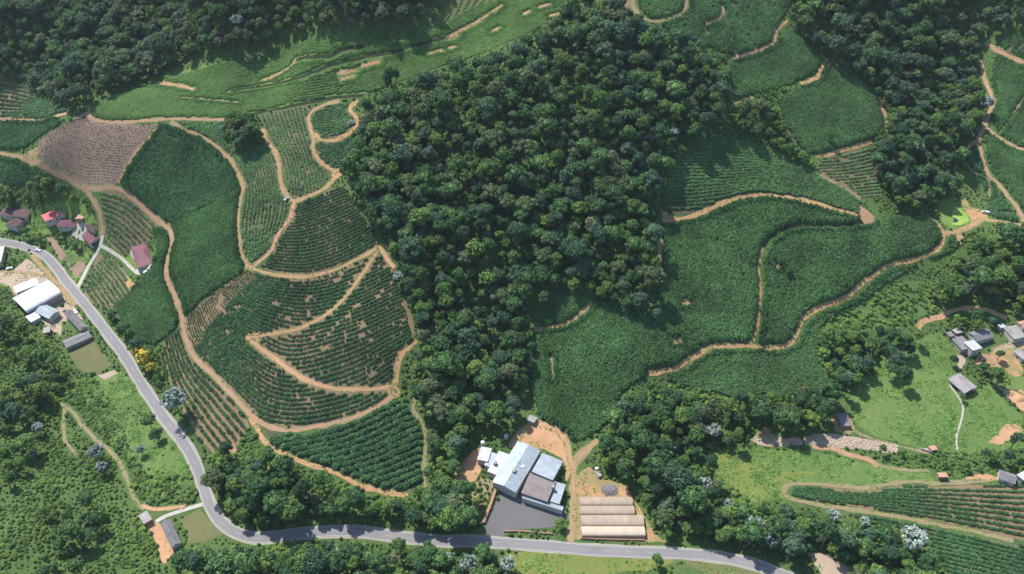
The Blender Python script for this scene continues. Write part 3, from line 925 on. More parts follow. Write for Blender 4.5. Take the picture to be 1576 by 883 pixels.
def walls(root, loc, rz, L, W, he, kind, rise, m, win=True, opening=None, base=-2.5):
    x, y = L / 2, W / 2
    mb = MB()
    tops = {'gable': [(-x, 0, he + rise), (x, 0, he + rise)]}.get(kind)
    v = [(-x, -y, base), (x, -y, base), (x, y, base), (-x, y, base)]
    t = [(-x, -y, he), (x, -y, he), (x, y, he), (-x, y, he)]
    if kind == 'mono':
        t = [(-x, -y, he), (x, -y, he), (x, y, he + rise), (-x, y, he + rise)]
    f = [(0, 1, 5, 4), (1, 2, 6, 5), (2, 3, 7, 6), (3, 0, 4, 7)]
    vs = v + t
    if tops:
        vs += tops
        f = [(0, 1, 5, 4), (1, 2, 6, 9, 5), (2, 3, 7, 6), (3, 0, 4, 8, 7)]
    if kind == 'barrel':
        k = 12
        for s in (0, 1):
            b0 = len(vs)
            arc = [((x if s else -x), -y * math.cos(math.pi * i / k), he + (rise - .1) * math.sin(math.pi * i / k) ** .85) for i in range(k + 1)]
            vs += arc
            r = list(range(b0, b0 + k + 1))
            f.append(tuple(r[::-1]) if s else tuple(r))
    mb.add(vs, f)
    w = mb.build('wall', m)
    put(w, root, loc, rz)
    if win:
        for s in (-1, 1):
            k = max(1, int(L / 4.2))
            for i in range(k):
                cx = -x + L * (i + .5) / k
                if i == k // 2 and s == -1:
                    d = MB().box(cx - .5, cx + .5, s * (y + .05), s * (y - .02), 0, 2.1) if s > 0 else MB().box(cx - .5, cx + .5, -y - .05, -y + .02, 0, 2.1)
                    put(d.build('door', M['door']), root, loc, rz)
                    continue
                fr = MB().box(cx - .75, cx + .75, min(s * y, s * (y + .06)), max(s * y, s * (y + .06)), .95, 2.15).build('window', M['frame'])
                put(fr, root, loc, rz)
                ya, yb = sorted((s * (y + .02), s * (y + .09)))
                MB().box(cx - .66, cx + .66, ya, yb, 1.03, 2.07).build('pane', M['glass'], fr)
    if opening:
        for side, f0, f1, h in opening:
            if side in 'fb':
                s = -1 if side == 'f' else 1
                ya, yb = sorted((s * (y - .05), s * (y + .04)))
                d = MB().box(-x + L * f0, -x + L * f1, ya, yb, 0, h)
            else:
                s = -1 if side == 'l' else 1
                xa, xb = sorted((s * (x - .05), s * (x + .04)))
                d = MB().box(xa, xb, -y + W * f0, -y + W * f1, 0, h)
            put(d.build('doorway', M['wall_dark']), root, loc, rz)
    return w


def mark_rect(mid, rz, L, W, pad=.8):
    c, s = math.cos(rz), math.sin(rz)
    q = [(mid[0] + c * a - s * b, mid[1] + s * a + c * b) for a, b in ((-L / 2 - pad, -W / 2 - pad), (L / 2 + pad, -W / 2 - pad), (L / 2 + pad, W / 2 + pad), (-L / 2 - pad, W / 2 + pad))]
    mark_poly(OCC, q)
    mark_poly(ROADM, q)
    for a in np.linspace(-L / 2, L / 2, max(2, int(L / 2))):
        for b in np.linspace(-W / 2, W / 2, max(2, int(W / 2))):
            mark_disc(OCT, mid[0] + c * a - s * b, mid[1] + s * a + c * b, 3.2)


def building(name, label, A, B, C, he, kind, rise, wm, rm, cat='house', root=None, win=True, opening=None, ov=.45):
    mid, rz, L, W, zg = rect_from(A, B, C, he)
    if kind == 'gable' and W > L:                 # ridge along the longer side
        rz += math.pi / 2; L, W = W, L
    z = min(H(mid[0] + dx, mid[1] + dy) for dx in (-L / 3, 0, L / 3) for dy in (-W / 3, 0, W / 3)) * .5 + zg * .5
    loc = (mid[0], mid[1], zg)
    if root is None:
        root = thing(name, loc, rz, label, cat)
    walls(root, loc, rz, L, W, he, kind, rise, M[wm], win, opening)
    roof_parts(root, loc, rz, L, W, he, kind, rise, M[rm], ov)
    mark_rect(mid, rz, L, W)
    return root


# factory: adjoining sheds, one thing
fz = gp(815, 740)
FAC = thing('factory', fz, 0, 'blue grey roofed factory of adjoining sheds behind the asphalt lot', 'factory')
building('factory', '', (797,679.5), (831,694), (769.5,746.5), 5.0, 'gable', 1.4, 'wall_white', 'zinc', root=FAC, win=False, opening=[('f', .1, .25, 3.2)], ov=.3)
building('factory', '', (835,697.5), (866,710), (819,727), 4.8, 'mono', .9, 'wall_grey', 'zinc', root=FAC, win=False, ov=.2)
building('factory', '', (816,728), (855,741), (806,759), 5.4, 'gable', .7, 'wall_grey', 'brown_sheet', root=FAC, win=False, ov=.25)
building('factory', '', (856,742), (870,746), (846.5,770), 5.0, 'mono', -.6, 'wall_white', 'zinc', root=FAC, win=False, ov=.2)
building('factory', '', (806,761), (867,780), (804.5,767), 3.8, 'mono', .5, 'wall_white', 'zinc', root=FAC, win=False, opening=[('f', .08, .3, 3.0), ('f', .55, .8, 3.0)], ov=.2)
building('factory', '', (768.5,694), (786.5,701), (756,728), 4.4, 'mono', .5, 'wall_white', 'white_sheet', root=FAC, win=False, ov=.2)
building('factory', '', (756.5,696), (767,700), (747,716), 3.6, 'flat', 0, 'wall_white', 'zinc', root=FAC, win=False, ov=.15)
building('factory', '', (741,687.5), (756.5,690.5), (733.5,707), 3.8, 'mono', .4, 'wall_white', 'white_sheet', root=FAC, win=False, opening=[('f', .2, .5, 2.4)], ov=.25)
for px, py, w, d, h, m in ((791.5,726,1.6,2.2,2.2,'wall_grey'), (851,750,1.5,1.5,1.6,'wall_grey'), (762,713,1.4,1.8,1.5,'wall_grey')):
    p = at_z(px, py, fz.z + 6.0)
    b = MB().box(-w / 2, w / 2, -d / 2, d / 2, -1.2, h).box(-w / 2 - .1, w / 2 + .1, -d / 2 - .1, d / 2 + .1, h, h + .12).build('roof_vent', M[m])
    put(b, FAC, (*p, fz.z + 5.6), -.35)
p = at_z(803, 717, fz.z + 6.2)
put(MB().box(-1.8, 1.8, -.9, .9, -.6, .45).build('skylight', M['white_sheet']), FAC, (*p, fz.z + 6.1), -.35)


def tank(px, py, r, h, z, label):
    g = gp(px, py)
    t = thing('water_tank', g, 0, label, 'tank')
    k = 20
    ang = [2 * math.pi * i / k for i in range(k)]
    MB().tube([(0, 0, z), (0, 0, z + h * .5), (0, 0, z + h)], [r, r * 1.04, r], 20).build('tank_body', M['tank'], t)
    MB().tube([(0, 0, z + h), (0, 0, z + h + .2), (0, 0, z + h + .35)], [r * .95, r * .7, r * .25], 20).build('lid', M['tank'], t)
    st = MB()
    for sx in (-1, 1):
        for sy in (-1, 1):
            st.box(sx * r * .7 - .1, sx * r * .7 + .1, sy * r * .7 - .1, sy * r * .7 + .1, -.5, z)
    st.box(-r, r, -r, r, z - .12, z - .01)
    st.build('stand', M['wall_grey'], t)
    return t


tank(743, 686, 1.1, 1.6, 2.4, 'white round water tank behind the small factory shed')
building('site_hut', 'small pale roofed hut on the orange earth above the factory', (816,639), (826,643), (821,650), 2.4, 'mono', .5, 'wall_grey', 'pale_tile', 'hut', win=False, opening=[('f', .3, .6, 1.9)])
building('storage_box', 'small white box shed at the forest edge behind the factory', (776,668), (782,668), (776,673), 2.3, 'flat', 0, 'wall_white', 'white_sheet', 'shed', win=False, opening=[('f', .3, .6, 1.9)], ov=.1)

# greenhouses
for i, (xa, xb, ya, yb, m, lab) in enumerate((
        (892,972,765,777.6,'plastic','dusty brown tunnel greenhouse, farthest back of four'), (892.5,975,778.4,791.6,'plastic','brown tunnel greenhouse, second from the back'),
        (893.5,989,792.6,809,'plastic','longer brown tunnel greenhouse, third from the back'), (894.5,991,810,824.5,'plastic_new','cream tunnel greenhouse nearest the road'))):
    mid, rz, L, W, zg = rect_from((xa, ya), (xb, ya), (xa, yb), 2.0)
    loc = (mid[0], mid[1], zg)
    t = thing('greenhouse', loc, rz, lab, 'greenhouse', 'tunnel greenhouses by the road')
    walls(t, loc, rz, L, W, 2.0, 'barrel', 1.0, M[m], False, [('r', .35, .65, 1.9)])
    roof_parts(t, loc, rz, L, W, 2.0, 'barrel', 1.0, M[m], .06)
    mark_rect(mid, rz, L, W)

# left farm yard
building('barn', 'large barn with pale curved metal roof beside the left road', (20.5,459.5), (72.5,432), (37.5,483), 5.2, 'barrel', 2.6, 'wall_grey', 'silver_sheet', 'barn', win=False, opening=[('f', .55, .95, 4.2), ('r', .25, .75, 4.4)])
building('open_shed', 'low white roofed shed behind the large barn', (21.5,441), (54.5,428), (28.5,450), 3.0, 'mono', .5, 'wall_white', 'white_sheet', 'shed', win=False)
building('workshop', 'small grey roofed workshop in front of the large barn', (54.5,479.5), (69.5,468.5), (66,496.5), 4.0, 'gable', 1.2, 'wall_white', 'zinc', 'workshop', win=True)
building('open_shed', 'white lean-to attached beside the grey workshop', (40.5,487), (54,480), (48,496), 3.0, 'mono', .4, 'wall_white', 'white_sheet', 'shed', win=False)
building('farmhouse', 'house with long dark grey roof beside the left road', (99.5,482.5), (110,477), (113,514), 3.4, 'gable', 1.8, 'wall_cream', 'grey_tile', 'house')
building('long_shed', 'narrow grey roofed shed below the dark roofed house', (97.5,524.5), (135,508.5), (106,533), 2.8, 'gable', .7, 'wall_grey', 'grey_tile', 'shed', win=False, opening=[('f', .2, .45, 2.2)])
building('garden_shed', 'tiny pale roofed shed by the trees below the barn', (68,505), (77,503), (71,512), 2.4, 'mono', .4, 'wall_brick', 'pale_tile', 'shed', win=False)
building('white_house', 'white roofed house cut by the left edge of the photo', (-22,384), (6,379), (-8,404), 4.6, 'gable', 1.3, 'wall_cream', 'white_sheet', 'house')
# left hamlet
hz_ = gp(30, 338)
HL = thing('brown_house', hz_, 0, 'long house with brown L shaped roof on the left lawn', 'house')
building('brown_house', '', (9,319), (51,323), (6,331), 3.2, 'hip', 2.2, 'wall_white', 'dark_maroon', root=HL)
building('brown_house', '', (34,324), (50,327), (19,348), 3.0, 'gable', 1.9, 'wall_white', 'dark_maroon', root=HL)
building('pink_house', 'white house with bright pink tiled roof on the lawn', (64,331), (95,319), (71,340), 3.4, 'hip', 2.0, 'wall_white', 'pink', 'house')
building('annex', 'small brown tiled annex right of the pink roofed house', (96,322), (105,325), (94,329), 2.8, 'mono', .5, 'wall_white', 'brown_tile', 'annex', win=False)
building('annex', 'small brown tiled hut behind the pale courtyard', (121,331), (131,331), (122,337), 2.6, 'mono', .5, 'wall_brick', 'brown_tile', 'hut', win=False)
building('maroon_house', 'house with dark maroon hipped roof left of the pale courtyard', (95,338), (122,340), (90,347), 3.4, 'hip', 2.2, 'wall_white', 'maroon', 'house')
building('grey_house', 'small house with grey brown roof behind the maroon garage', (131,348), (139,344), (139,359), 3.2, 'gable', 1.3, 'wall_cream', 'dark_maroon', 'house')
building('garage', 'maroon roofed garage with dark open front by the lane', (126,363), (142.5,355), (136,376), 3.2, 'gable', 1.6, 'wall_white', 'maroon', 'garage', win=False, opening=[('l', .1, .9, 2.4), ('r', .1, .9, 2.4), ('f', .1, .5, 2.3)])
building('hillside_house', 'maroon roofed house alone among the crop rows at the left', (202,380.5), (226,373.5), (217,410), 3.4, 'hip', 2.2, 'wall_white', 'maroon', 'house')
# lower left farm
building('roadside_barn', 'grey roofed barn on brown earth near the lower left road bend', (248,806.5), (261,799.5), (271,839), 3.6, 'gable', 1.6, 'wall_white', 'grey_tile', 'barn', opening=[('f', .4, .6, 2.4)])
building('small_shed', 'small grey roofed shed by the dirt path at the lower left', (214.5,793.5), (225,787), (223,806), 2.6, 'mono', .6, 'wall_brick', 'pale_tile', 'shed', win=False)
# right village
building('village_house', 'grey gabled house behind the white flat roofed house', (1491.5,512), (1516,505.5), (1501.5,525), 3.4, 'gable', 1.4, 'wall_white', 'grey_tile', 'house')
building('village_house', 'low house with flat dark grey roof at the garden wall', (1464,520), (1480,516.5), (1480,538), 3.0, 'flat', 0, 'wall_grey', 'grey_tile', 'house')
building('village_house', 'two storey house with bright white roof in the right village', (1484.5,527), (1498,523.5), (1494,540), 5.4, 'mono', .4, 'wall_white', 'white_sheet', 'house')
building('village_shed', 'tiny brown roofed shed left of the grey gabled house', (1466,507.5), (1475,505.5), (1469,514), 2.5, 'mono', .5, 'wall_brick', 'pale_tile', 'shed', win=False)
building('village_shed', 'small grey shed at the top of the garden wall', (1457,512), (1463,511), (1461,518), 2.3, 'mono', .3, 'wall_brick', 'grey_tile', 'shed', win=False)
building('village_house', 'grey flat roofed house at the right edge above the yard', (1545,504.5), (1563,501), (1559,521.5), 3.4, 'flat', 0, 'wall_white', 'pale_tile', 'house')
building('village_shed', 'tiny white roofed shed left of the grey flat roofed house', (1536,500), (1543,498.5), (1539,505), 2.5, 'mono', .4, 'wall_white', 'white_sheet', 'shed', win=False)
building('village_house', 'grey roofed house cut by the right edge below the road', (1561,541), (1570,537), (1573,553), 3.2, 'gable', 1.0, 'wall_white', 'pale_tile', 'house')
building('village_house', 'house at the right edge with brown roof above the village', (1566,496), (1590,490), (1574,505), 3.2, 'gable', 1.0, 'wall_white', 'brown_tile', 'house')
building('meadow_house', 'old grey roofed house with white gable at the top of the meadow path', (1460,583.5), (1478,575), (1483,605), 3.2, 'gable', 1.0, 'wall_white', 'pale_tile', 'house', opening=[('f', .3, .7, 2.3), ('r', .2, .8, 2.3)])
building('field_hut', 'small grey roofed hut above the pale stony strip', (1289.5,637), (1303.5,637.5), (1290,653), 2.8, 'mono', -.6, 'wall_brick', 'grey_tile', 'hut', win=False, opening=[('f', .2, .8, 2.0)])
building('garden_hut', 'tiny pinkish roofed hut at the foot of the meadow path', (1430,687), (1438,686), (1432,693), 2.2, 'mono', .4, 'wall_brick', 'brown_tile', 'hut', win=False)
building('garden_hut', 'small red roofed hut above the right crop rows', (1443,728), (1455,728), (1444,734), 2.4, 'mono', .5, 'wall_brick', 'brown_tile', 'hut', win=False)
building('riverside_house', 'grey roofed house by the right edge above the crop rows', (1538.5,723), (1562,731), (1545,738), 3.2, 'gable', 1.3, 'wall_white', 'grey_tile', 'house')
building('riverside_house', 'white roofed building cut by the right edge', (1566,731), (1584,722), (1572,740), 3.2, 'mono', .6, 'wall_white', 'white_sheet', 'house')


def low_wall(px, h, t, m, label, name='garden_wall'):
    P = resample(ground(px), 2.0)
    d = np.gradient(P, axis=0); d /= np.linalg.norm(d, axis=1)[:, None]
    nn = np.stack([-d[:, 1], d[:, 0]], -1) * t / 2
    z = height(P[:, 0], P[:, 1])
    V = []
    for p, q, zz in zip(P, nn, z):
        V += [(p[0] - q[0], p[1] - q[1], zz - .4), (p[0] - q[0], p[1] - q[1], zz + h), (p[0] + q[0], p[1] + q[1], zz + h), (p[0] + q[0], p[1] + q[1], zz - .4)]
    F = []
    for i in range(len(P) - 1):
        a = 4 * i
        F += [(a, a + 4, a + 5, a + 1), (a + 1, a + 5, a + 6, a + 2), (a + 2, a + 6, a + 7, a + 3)]
    F += [(0, 1, 2, 3), (4 * len(P) - 1, 4 * len(P) - 2, 4 * len(P) - 3, 4 * len(P) - 4)]
    o = mesh_obj(name, V, F, M[m])
    tag(o, label, 'wall')
    for p in P:
        mark_disc(OCC, p[0], p[1], t / 2 + .3)
    return o


low_wall([(1450,509),(1468,527),(1485,546)], 1.5, .3, 'wall_brick', 'pale brick garden wall along the village meadow')
low_wall([(1528,586),(1540,600),(1556,619)], 1.3, .3, 'wall_grey', 'grey wall between the meadow and the yellow earth heap')
low_wall([(1416,691),(1436,698)], 1.3, .3, 'wall_white', 'short white wall beside the tiny pinkish hut')
low_wall([(766,746),(756,775),(744,806)], 1.8, 1.6, 'wall_brick', 'brown retaining wall along the left side of the asphalt lot')
low_wall([(775,818),(800,818),(850,822)], 1.0, .6, 'wall_brick', 'low brown wall between the asphalt lot and the road')
low_wall([(893,829),(940,831),(992,832)], 1.2, .5, 'wall_brick', 'low brown bank wall in front of the cream greenhouse')


# vehicles
def car(px, py, ang, m, label, kind='car', cat='car'):
    g = gp(px, py)
    z0 = g.z + (.17 if True else 0)
    t = thing('parked_' + kind if kind != 'car_road' else 'car', (g.x, g.y, z0), ang, label, cat)
    Ln, Wd = {'car': (4.3, 1.75), 'car_road': (4.3, 1.75), 'truck': (6.4, 2.2), 'van': (5.0, 1.95)}[kind]
    a = Ln / 2; b = Wd / 2
    if kind in ('car', 'car_road'):
        prof = [(-a, .35), (-a, .85), (-a * .82, .95), (a * .45, .95), (a * .95, .8), (a, .6), (a, .35)]
        cab = [(-a * .78, .94), (-a * .6, 1.45), (a * .12, 1.47), (a * .42, .94)]
    elif kind == 'van':
        prof = [(-a, .4), (-a, 1.1), (a * .6, 1.1), (a * .97, .95), (a, .4)]
        cab = [(-a * .98, 1.09), (-a * .95, 1.95), (a * .35, 1.95), (a * .65, 1.09)]
    else:
        prof = [(-a, .55), (-a, .95), (a, .95), (a, .55)]
        cab = [(a * .42, .94), (a * .45, 2.2), (a * .85, 2.15), (a * .98, .94)]

    def extr(pr, hw, tp=1.):
        k = len(pr)
        v = [(x, -hw * (tp if z > 1.3 else 1), z) for x, z in pr] + [(x, hw * (tp if z > 1.3 else 1), z) for x, z in pr]
        f = [tuple(range(k - 1, -1, -1)), tuple(range(k, 2 * k))] + [(i, (i + 1) % k, k + (i + 1) % k, k + i) for i in range(k)]
        return MB().add(v, f)
    body = extr(prof, b).build('body', m, t)
    extr(cab, b * .93, .86).build('cabin', m, t)
    zc = cab[0][1]; zt = cab[1][1]
    for s in (-1, 1):
        x0, x1 = cab[0][0] * .85 + cab[1][0] * .15, cab[3][0] * .8 + cab[2][0] * .2
        MB().add([(x0 + .15, s * (b * .93 + .006), zc + .08), (x1 - .15, s * (b * .93 + .006), zc + .08), (cab[2][0] - .08, s * (b * .8 + .03), zt - .1), (cab[1][0] + .08, s * (b * .8 + .03), zt - .1)], [(0, 1, 2, 3)]).build('side_window', M['glass'], t)
    (xa, za), (xb, zb) = cab[2], cab[3]
    MB().add([(xa + .03, -b * .72, za - .04), (xa + .03, b * .72, za - .04), (xb + .02, b * .84, zb + .06), (xb + .02, -b * .84, zb + .06)], [(3, 2, 1, 0)]).build('windscreen', M['glass'], t)
    if kind == 'truck':
        MB().box(-a, a * .38, -b, b, .95, 1.05).box(-a, a * .38, -b, -b + .06, 1.05, 1.5).box(-a, a * .38, b - .06, b, 1.05, 1.5).box(-a, -a + .06, -b, b, 1.05, 1.5).build('cargo_bed', M['car_grey'], t)
    for s in (-1, 1):
        MB().box(a - .05, a + .02, s * b * .62 - .18, s * b * .62 + .18, .58, .74).build('headlight', M['lamp'], t)
    for wx in (-a * .62, a * .62):
        for s in (-1, 1):
            w = MB().tube([(wx, s * (b - .2), .33), (wx, s * (b + .02), .33)], [.33, .33], 14).build('wheel', M['tyre'], t)
            MB().tube([(wx, s * (b + .01), .33), (wx, s * (b + .035), .33)], [.2, .18], 10).build('rim', M['hub'], w)
    return t


car(59, 386, -.25, M['car_white'], 'white car driving on the left road bend', 'car_road')
car(117, 480, -.9, M['car_white'], 'white car parked on the road verge by the dark grey roof')
car(15, 414, .5, M['car_white'], 'white car parked in the shade of the white house')
car(920, 728, 1.9, M['car_white'], 'white truck parked on the yard above the greenhouses', 'truck', 'truck')
car(1516, 328, 2.6, M['car_white'], 'white van parked by the dirt yard near the pond', 'van', 'van')
car(1512, 554, .25, M['car_dark'], 'dark car parked below the white roofed village house')
car(442, 307, .9, M['car_grey'], 'grey car parked at the track bend on the spur')
car(226, 419, .6, M['car_white'], 'white car parked below the lone maroon roofed house')


# rubble
def stones(name, pts, smin, smax, m, label, cat, kind=None):
    mb = MB()
    rng = random.Random(len(pts))
    for x, y, z in pts:
        s = rng.uniform(smin, smax)
        q = Matrix.Rotation(rng.uniform(0, 6.3), 3, 'Z') @ Matrix.Rotation(rng.uniform(-.4, .4), 3, 'X')
        v = [q @ Vector((a * s * rng.uniform(.7, 1.1), b * s * .7 * rng.uniform(.7, 1.1), c * s * .5)) + Vector((x, y, z)) for a in (-1, 1) for b in (-1, 1) for c in (-1, 1)]
        mb.add(v, [(0, 1, 3, 2), (4, 6, 7, 5), (0, 4, 5, 1), (2, 3, 7, 6), (0, 2, 6, 4), (1, 5, 7, 3)])
    o = mb.build(name, M[m])
    tag(o, label, cat, None, kind)
    return o


g = gp(938, 754)
pts = []
for i in range(420):
    a, r = random.uniform(0, 6.28), random.random() ** .6
    x, y = g.x + math.cos(a) * r * 4.8, g.y + math.sin(a) * r * 3.6
    pts.append((x, y, H(x, y) + 1.5 * (1 - r * r) * random.uniform(.75, 1)))
stones('rubble_pile', pts, .2, .55, 'slate', 'dark heap of broken stone behind the greenhouses', 'rubble', 'stuff')
W = ground([(1238,672),(1282,669),(1338,678),(1382,684),(1382,696),(1321,690),(1280,685),(1240,683)])
x, y = np.random.default_rng(3).uniform(W[:, 0].min(), W[:, 0].max(), 6000), np.random.default_rng(4).uniform(W[:, 1].min(), W[:, 1].max(), 6000)
k = inside(x, y, W)
x, y = x[k][:700], y[k][:700]
stones('rubble', list(zip(x, y, height(x, y) + .1)), .2, .6, 'rubble', 'pale stony rubble on the long strip above the meadow', 'rubble', 'stuff')
for px, py, r, lab in ((1551,604,3.2,'yellow earth heap behind the grey wall at the right edge'), (1568,613,3.0,'second yellow earth heap, nearest the right edge')):
    g = gp(px, py)
    rng = random.Random(px)
    vs, fs, K, Rn = [], [], 16, 5
    for j in range(Rn):
        for i in range(K):
            a = 2 * math.pi * i / K; q = r * (1 - j / Rn) * rng.uniform(.88, 1.1)
            vs.append((math.cos(a) * q * 1.3, math.sin(a) * q, -.3 if j == 0 else 1.5 * (j / Rn) ** .8 * rng.uniform(.85, 1.1)))
    vs.append((0, 0, 1.5))
    fs = [(j * K + i, j * K + (i + 1) % K, (j + 1) * K + (i + 1) % K, (j + 1) * K + i) for j in range(Rn - 1) for i in range(K)] + [((Rn - 1) * K + i, (Rn - 1) * K + (i + 1) % K, Rn * K) for i in range(K)]
    o = mesh_obj('earth_heap', vs, fs, M['orange'], smooth_=True); o.location = g
    tag(o, lab, 'earth heap')


# ------------------------------------------------------------------ plant prototypes
def leaf_quads(C, N, size, rng, jitter=.5, aspect=.75):
    """quads at centres C with normals ~N"""
    n = len(C)
    N = N + rng.normal(0, jitter, (n, 3)); N /= np.linalg.norm(N, axis=1)[:, None] + 1e-9
    T = np.cross(N, rng.normal(0, 1, (n, 3))); T /= np.linalg.norm(T, axis=1)[:, None] + 1e-9
    B = np.cross(N, T)
    s = (np.asarray(size) * rng.uniform(.65, 1.3, n))[:, None]
    a, b = T * s, B * s * aspect
    k = .25 * s * N
    V = np.stack([C - a - k, C - b * .9, C + a - k, C + b * .9], 1).reshape(-1, 3)
    F = np.arange(n * 4).reshape(n, 4)
    return V, F


def sphere_dirs(n, rng, zmin=-.3):
    out = []
    while len(out) < n:
        d = rng.normal(0, 1, (n * 2, 3)); d /= np.linalg.norm(d, axis=1)[:, None]
        out += list(d[d[:, 2] > zmin])
    return np.array(out[:n])


def ico(center, r, sub=1):
    bm = bmesh.new()
    bmesh.ops.create_icosphere(bm, subdivisions=sub, radius=1)
    v = np.array([x.co for x in bm.verts]); f = np.array([[q.index for q in x.verts] for x in bm.faces])
    bm.free()
    return v * np.asarray(r) + np.asarray(center), f


def crown_mesh(name, seed, R=4.6, Ht=9.5, nl=11, nleaf=85, leaf=.5, m=None, m2=None, flat=.75, frac2=.5, lr=(.2, .38)):
    """lumpy broadleaf crown: lobes of leaves over dark inner cores. base of trunk at z=0"""
    rng = np.random.default_rng(seed)
    cz = Ht - R * flat
    L = [(np.array([0, 0, cz + R * flat * .3]), R * .55)]
    for i in range(nl):
        a = 2.4 * i + rng.uniform(-.4, .4)
        e = rng.uniform(-.35, .9)
        rad = R * rng.uniform(.36, .8) * math.cos(e * .9)
        L.append((np.array([math.cos(a) * rad, math.sin(a) * rad, cz + R * flat * .75 * math.sin(e)]), R * rng.uniform(*lr)))
    VV, FF, MI = [], [], []
    off = 0
    for q, (c, r) in enumerate(L):
        D = sphere_dirs(int(nleaf * (r / (.38 * R)) ** 2), rng, -.35)
        P = c + D * r * rng.uniform(.85, 1.1, len(D))[:, None]
        keep = np.ones(len(P), bool)
        for q2, (c2, r2) in enumerate(L):
            if q2 != q:
                keep &= np.linalg.norm(P - c2, axis=1) > r2 * .85
        P, D = P[keep], D[keep]
        V, F = leaf_quads(P, D * .75 + np.array([0, 0, .6]), leaf, rng)
        VV.append(V); FF.append(F + off); off += len(V)
        MI.append((rng.random(len(F)) < frac2).astype(int) * (1 if (m2 and D is not None) else 0) if m2 else np.zeros(len(F), int))
    V4 = np.concatenate(VV); F4 = np.concatenate(FF); MI = np.concatenate(MI)
    verts = V4.tolist(); faces = F4.tolist(); mi = MI.tolist()
    for c, r in L:
        v, f = ico(c, (r * .8, r * .8, r * .75), 1)
        k = len(verts); verts += v.tolist(); faces += (f + k).tolist(); mi += [0] * len(f)
    o = mesh_obj(name, verts, faces, m, link=False)
    if m2:
        o.data.materials.append(m2)
        o.data.polygons.foreach_set('material_index', np.array(mi, np.int32))
    o.data.update()
    return o.data


def trunk_mesh(seed, Ht, R):
    rng = random.Random(seed)
    mb = MB()
    h1 = Ht * .55
    mb.tube([(0, 0, -1.2), (0, 0, .3), (.15, .05, h1 * .6), (.1, .15, h1)], [.42, .32, .25, .18], 7)
    for k in range(5):
        a = k * 1.26 + rng.uniform(-.3, .3)
        z = h1 * rng.uniform(.55, .95)
        e = (math.cos(a) * R * .55, math.sin(a) * R * .55, Ht * rng.uniform(.62, .8))
        mb.tube([(.1, .1, z), (e[0] * .5, e[1] * .5, (z + e[2]) / 2 + .2), e], [.14, .1, .05], 5)
    return mb.build('trunk', M['bark'], link=False).data


def join_data(name, a, b):
    """one mesh data of crown + trunk for the far forest"""
    bm = bmesh.new()
    bm.from_mesh(a)
    na = len(a.materials)
    k = len(bm.faces)
    bm.from_mesh(b)
    bm.faces.ensure_lookup_table()
    for f in bm.faces[k:]:
        f.material_index = na
    me = bpy.data.meshes.new(name)
    bm.to_mesh(me); bm.free()
    for m in list(a.materials) + list(b.materials):
        me.materials.append(m)
    return bpy.data.objects.new(name, me)


# (leaf colour word, material, second material, R, Ht, lobes)
TP = [
 ('dark green','leaf_dark','leaf_mid',4.6,12,19,.75,(.19,.36),.42,90), ('dark green','leaf_dark',None,3.2,14,14,1.15,(.22,.36),.38,80),
 ('green','leaf_mid','leaf_dark',4.8,12,20,.7,(.18,.32),.4,90), ('green','leaf_mid',None,3.8,10.5,11,.8,(.24,.44),.42,85), ('green','leaf_mid','leaf_bright',4.4,12.5,24,.8,(.14,.28),.38,80),
 ('bright green','leaf_bright','leaf_mid',4.0,10.5,16,.75,(.2,.36),.42,85), ('olive green','leaf_olive','leaf_mid',5.4,12.5,22,.5,(.15,.28),.42,80), ('bluish green','leaf_blue',None,4.2,11,18,.75,(.18,.34),.42,85),
 ('olive green','leaf_olive',None,4.0,11,9,.7,(.2,.34),.46,60), ('bluish green','leaf_blue','leaf_dark',4.8,12.5,26,.75,(.14,.26),.38,75),
 ('green','leaf_mid','leaf_dark',5.8,13.5,26,.55,(.14,.27),.42,80), ('bright green','leaf_bright',None,2.8,9.5,9,1.0,(.26,.44),.4,80),
 ('green','leaf_mid','leaf_bright',3.0,9,8,.9,(.28,.46),.42,80), ('dark green','leaf_dark','leaf_blue',5.2,13,14,.65,(.2,.42),.46,90),
]
TREES = []
for i, (w, a, b, R, Ht, nl, fl, lr, lf, nf) in enumerate(TP):
    cr = crown_mesh('crown', 100 + i, R, Ht, nl, nf, lf, M[a], M[b] if b else None, fl, .5, lr)
    tk = trunk_mesh(200 + i, Ht, R)
    TREES.append((w, cr, tk, join_data('tree_source', cr, tk), R))


def silver_crown(seed):
    rng = np.random.default_rng(seed)
    me = crown_mesh('crown', seed, 4.6, 11.5, 10, 60, .5, M['leaf_blue'])
    ob = bpy.data.objects.new('t', me)
    tips = sphere_dirs(38, rng, -.1)
    V, F = [], []
    off = 0
    for d in tips:
        c = np.array([0, 0, 8.2]) + d * np.array([4.2, 4.2, 3.4]) * rng.uniform(.85, 1.08)
        n = 15
        D = sphere_dirs(n, rng, -.1)
        v, f = leaf_quads(c + D * .8, D + d * .6, .5, rng, .4, .55)
        V.append(v); F.append(f + off); off += len(v)
    bm = bmesh.new(); bm.from_mesh(me)
    k = len(bm.faces)
    vs = [bm.verts.new(x) for x in np.concatenate(V)]
    for f in np.concatenate(F):
        bm.faces.new([vs[q] for q in f]).material_index = 1
    bm.to_mesh(me); bm.free()
    me.materials.append(M['leaf_silver'])
    return me


SILVER = [silver_crown(300 + i) for i in range(3)]
TRUNK0 = TREES[2][2]
YELLOW = crown_mesh('crown', 321, 4.0, 9.5, 10, 85, .5, M['leaf_mid'], M['leaf_yellow'], frac2=.62)
PURPLE = crown_mesh('crown', 322, 4.2, 11, 10, 85, .5, M['leaf_mid'], M['leaf_purple'], frac2=.7)


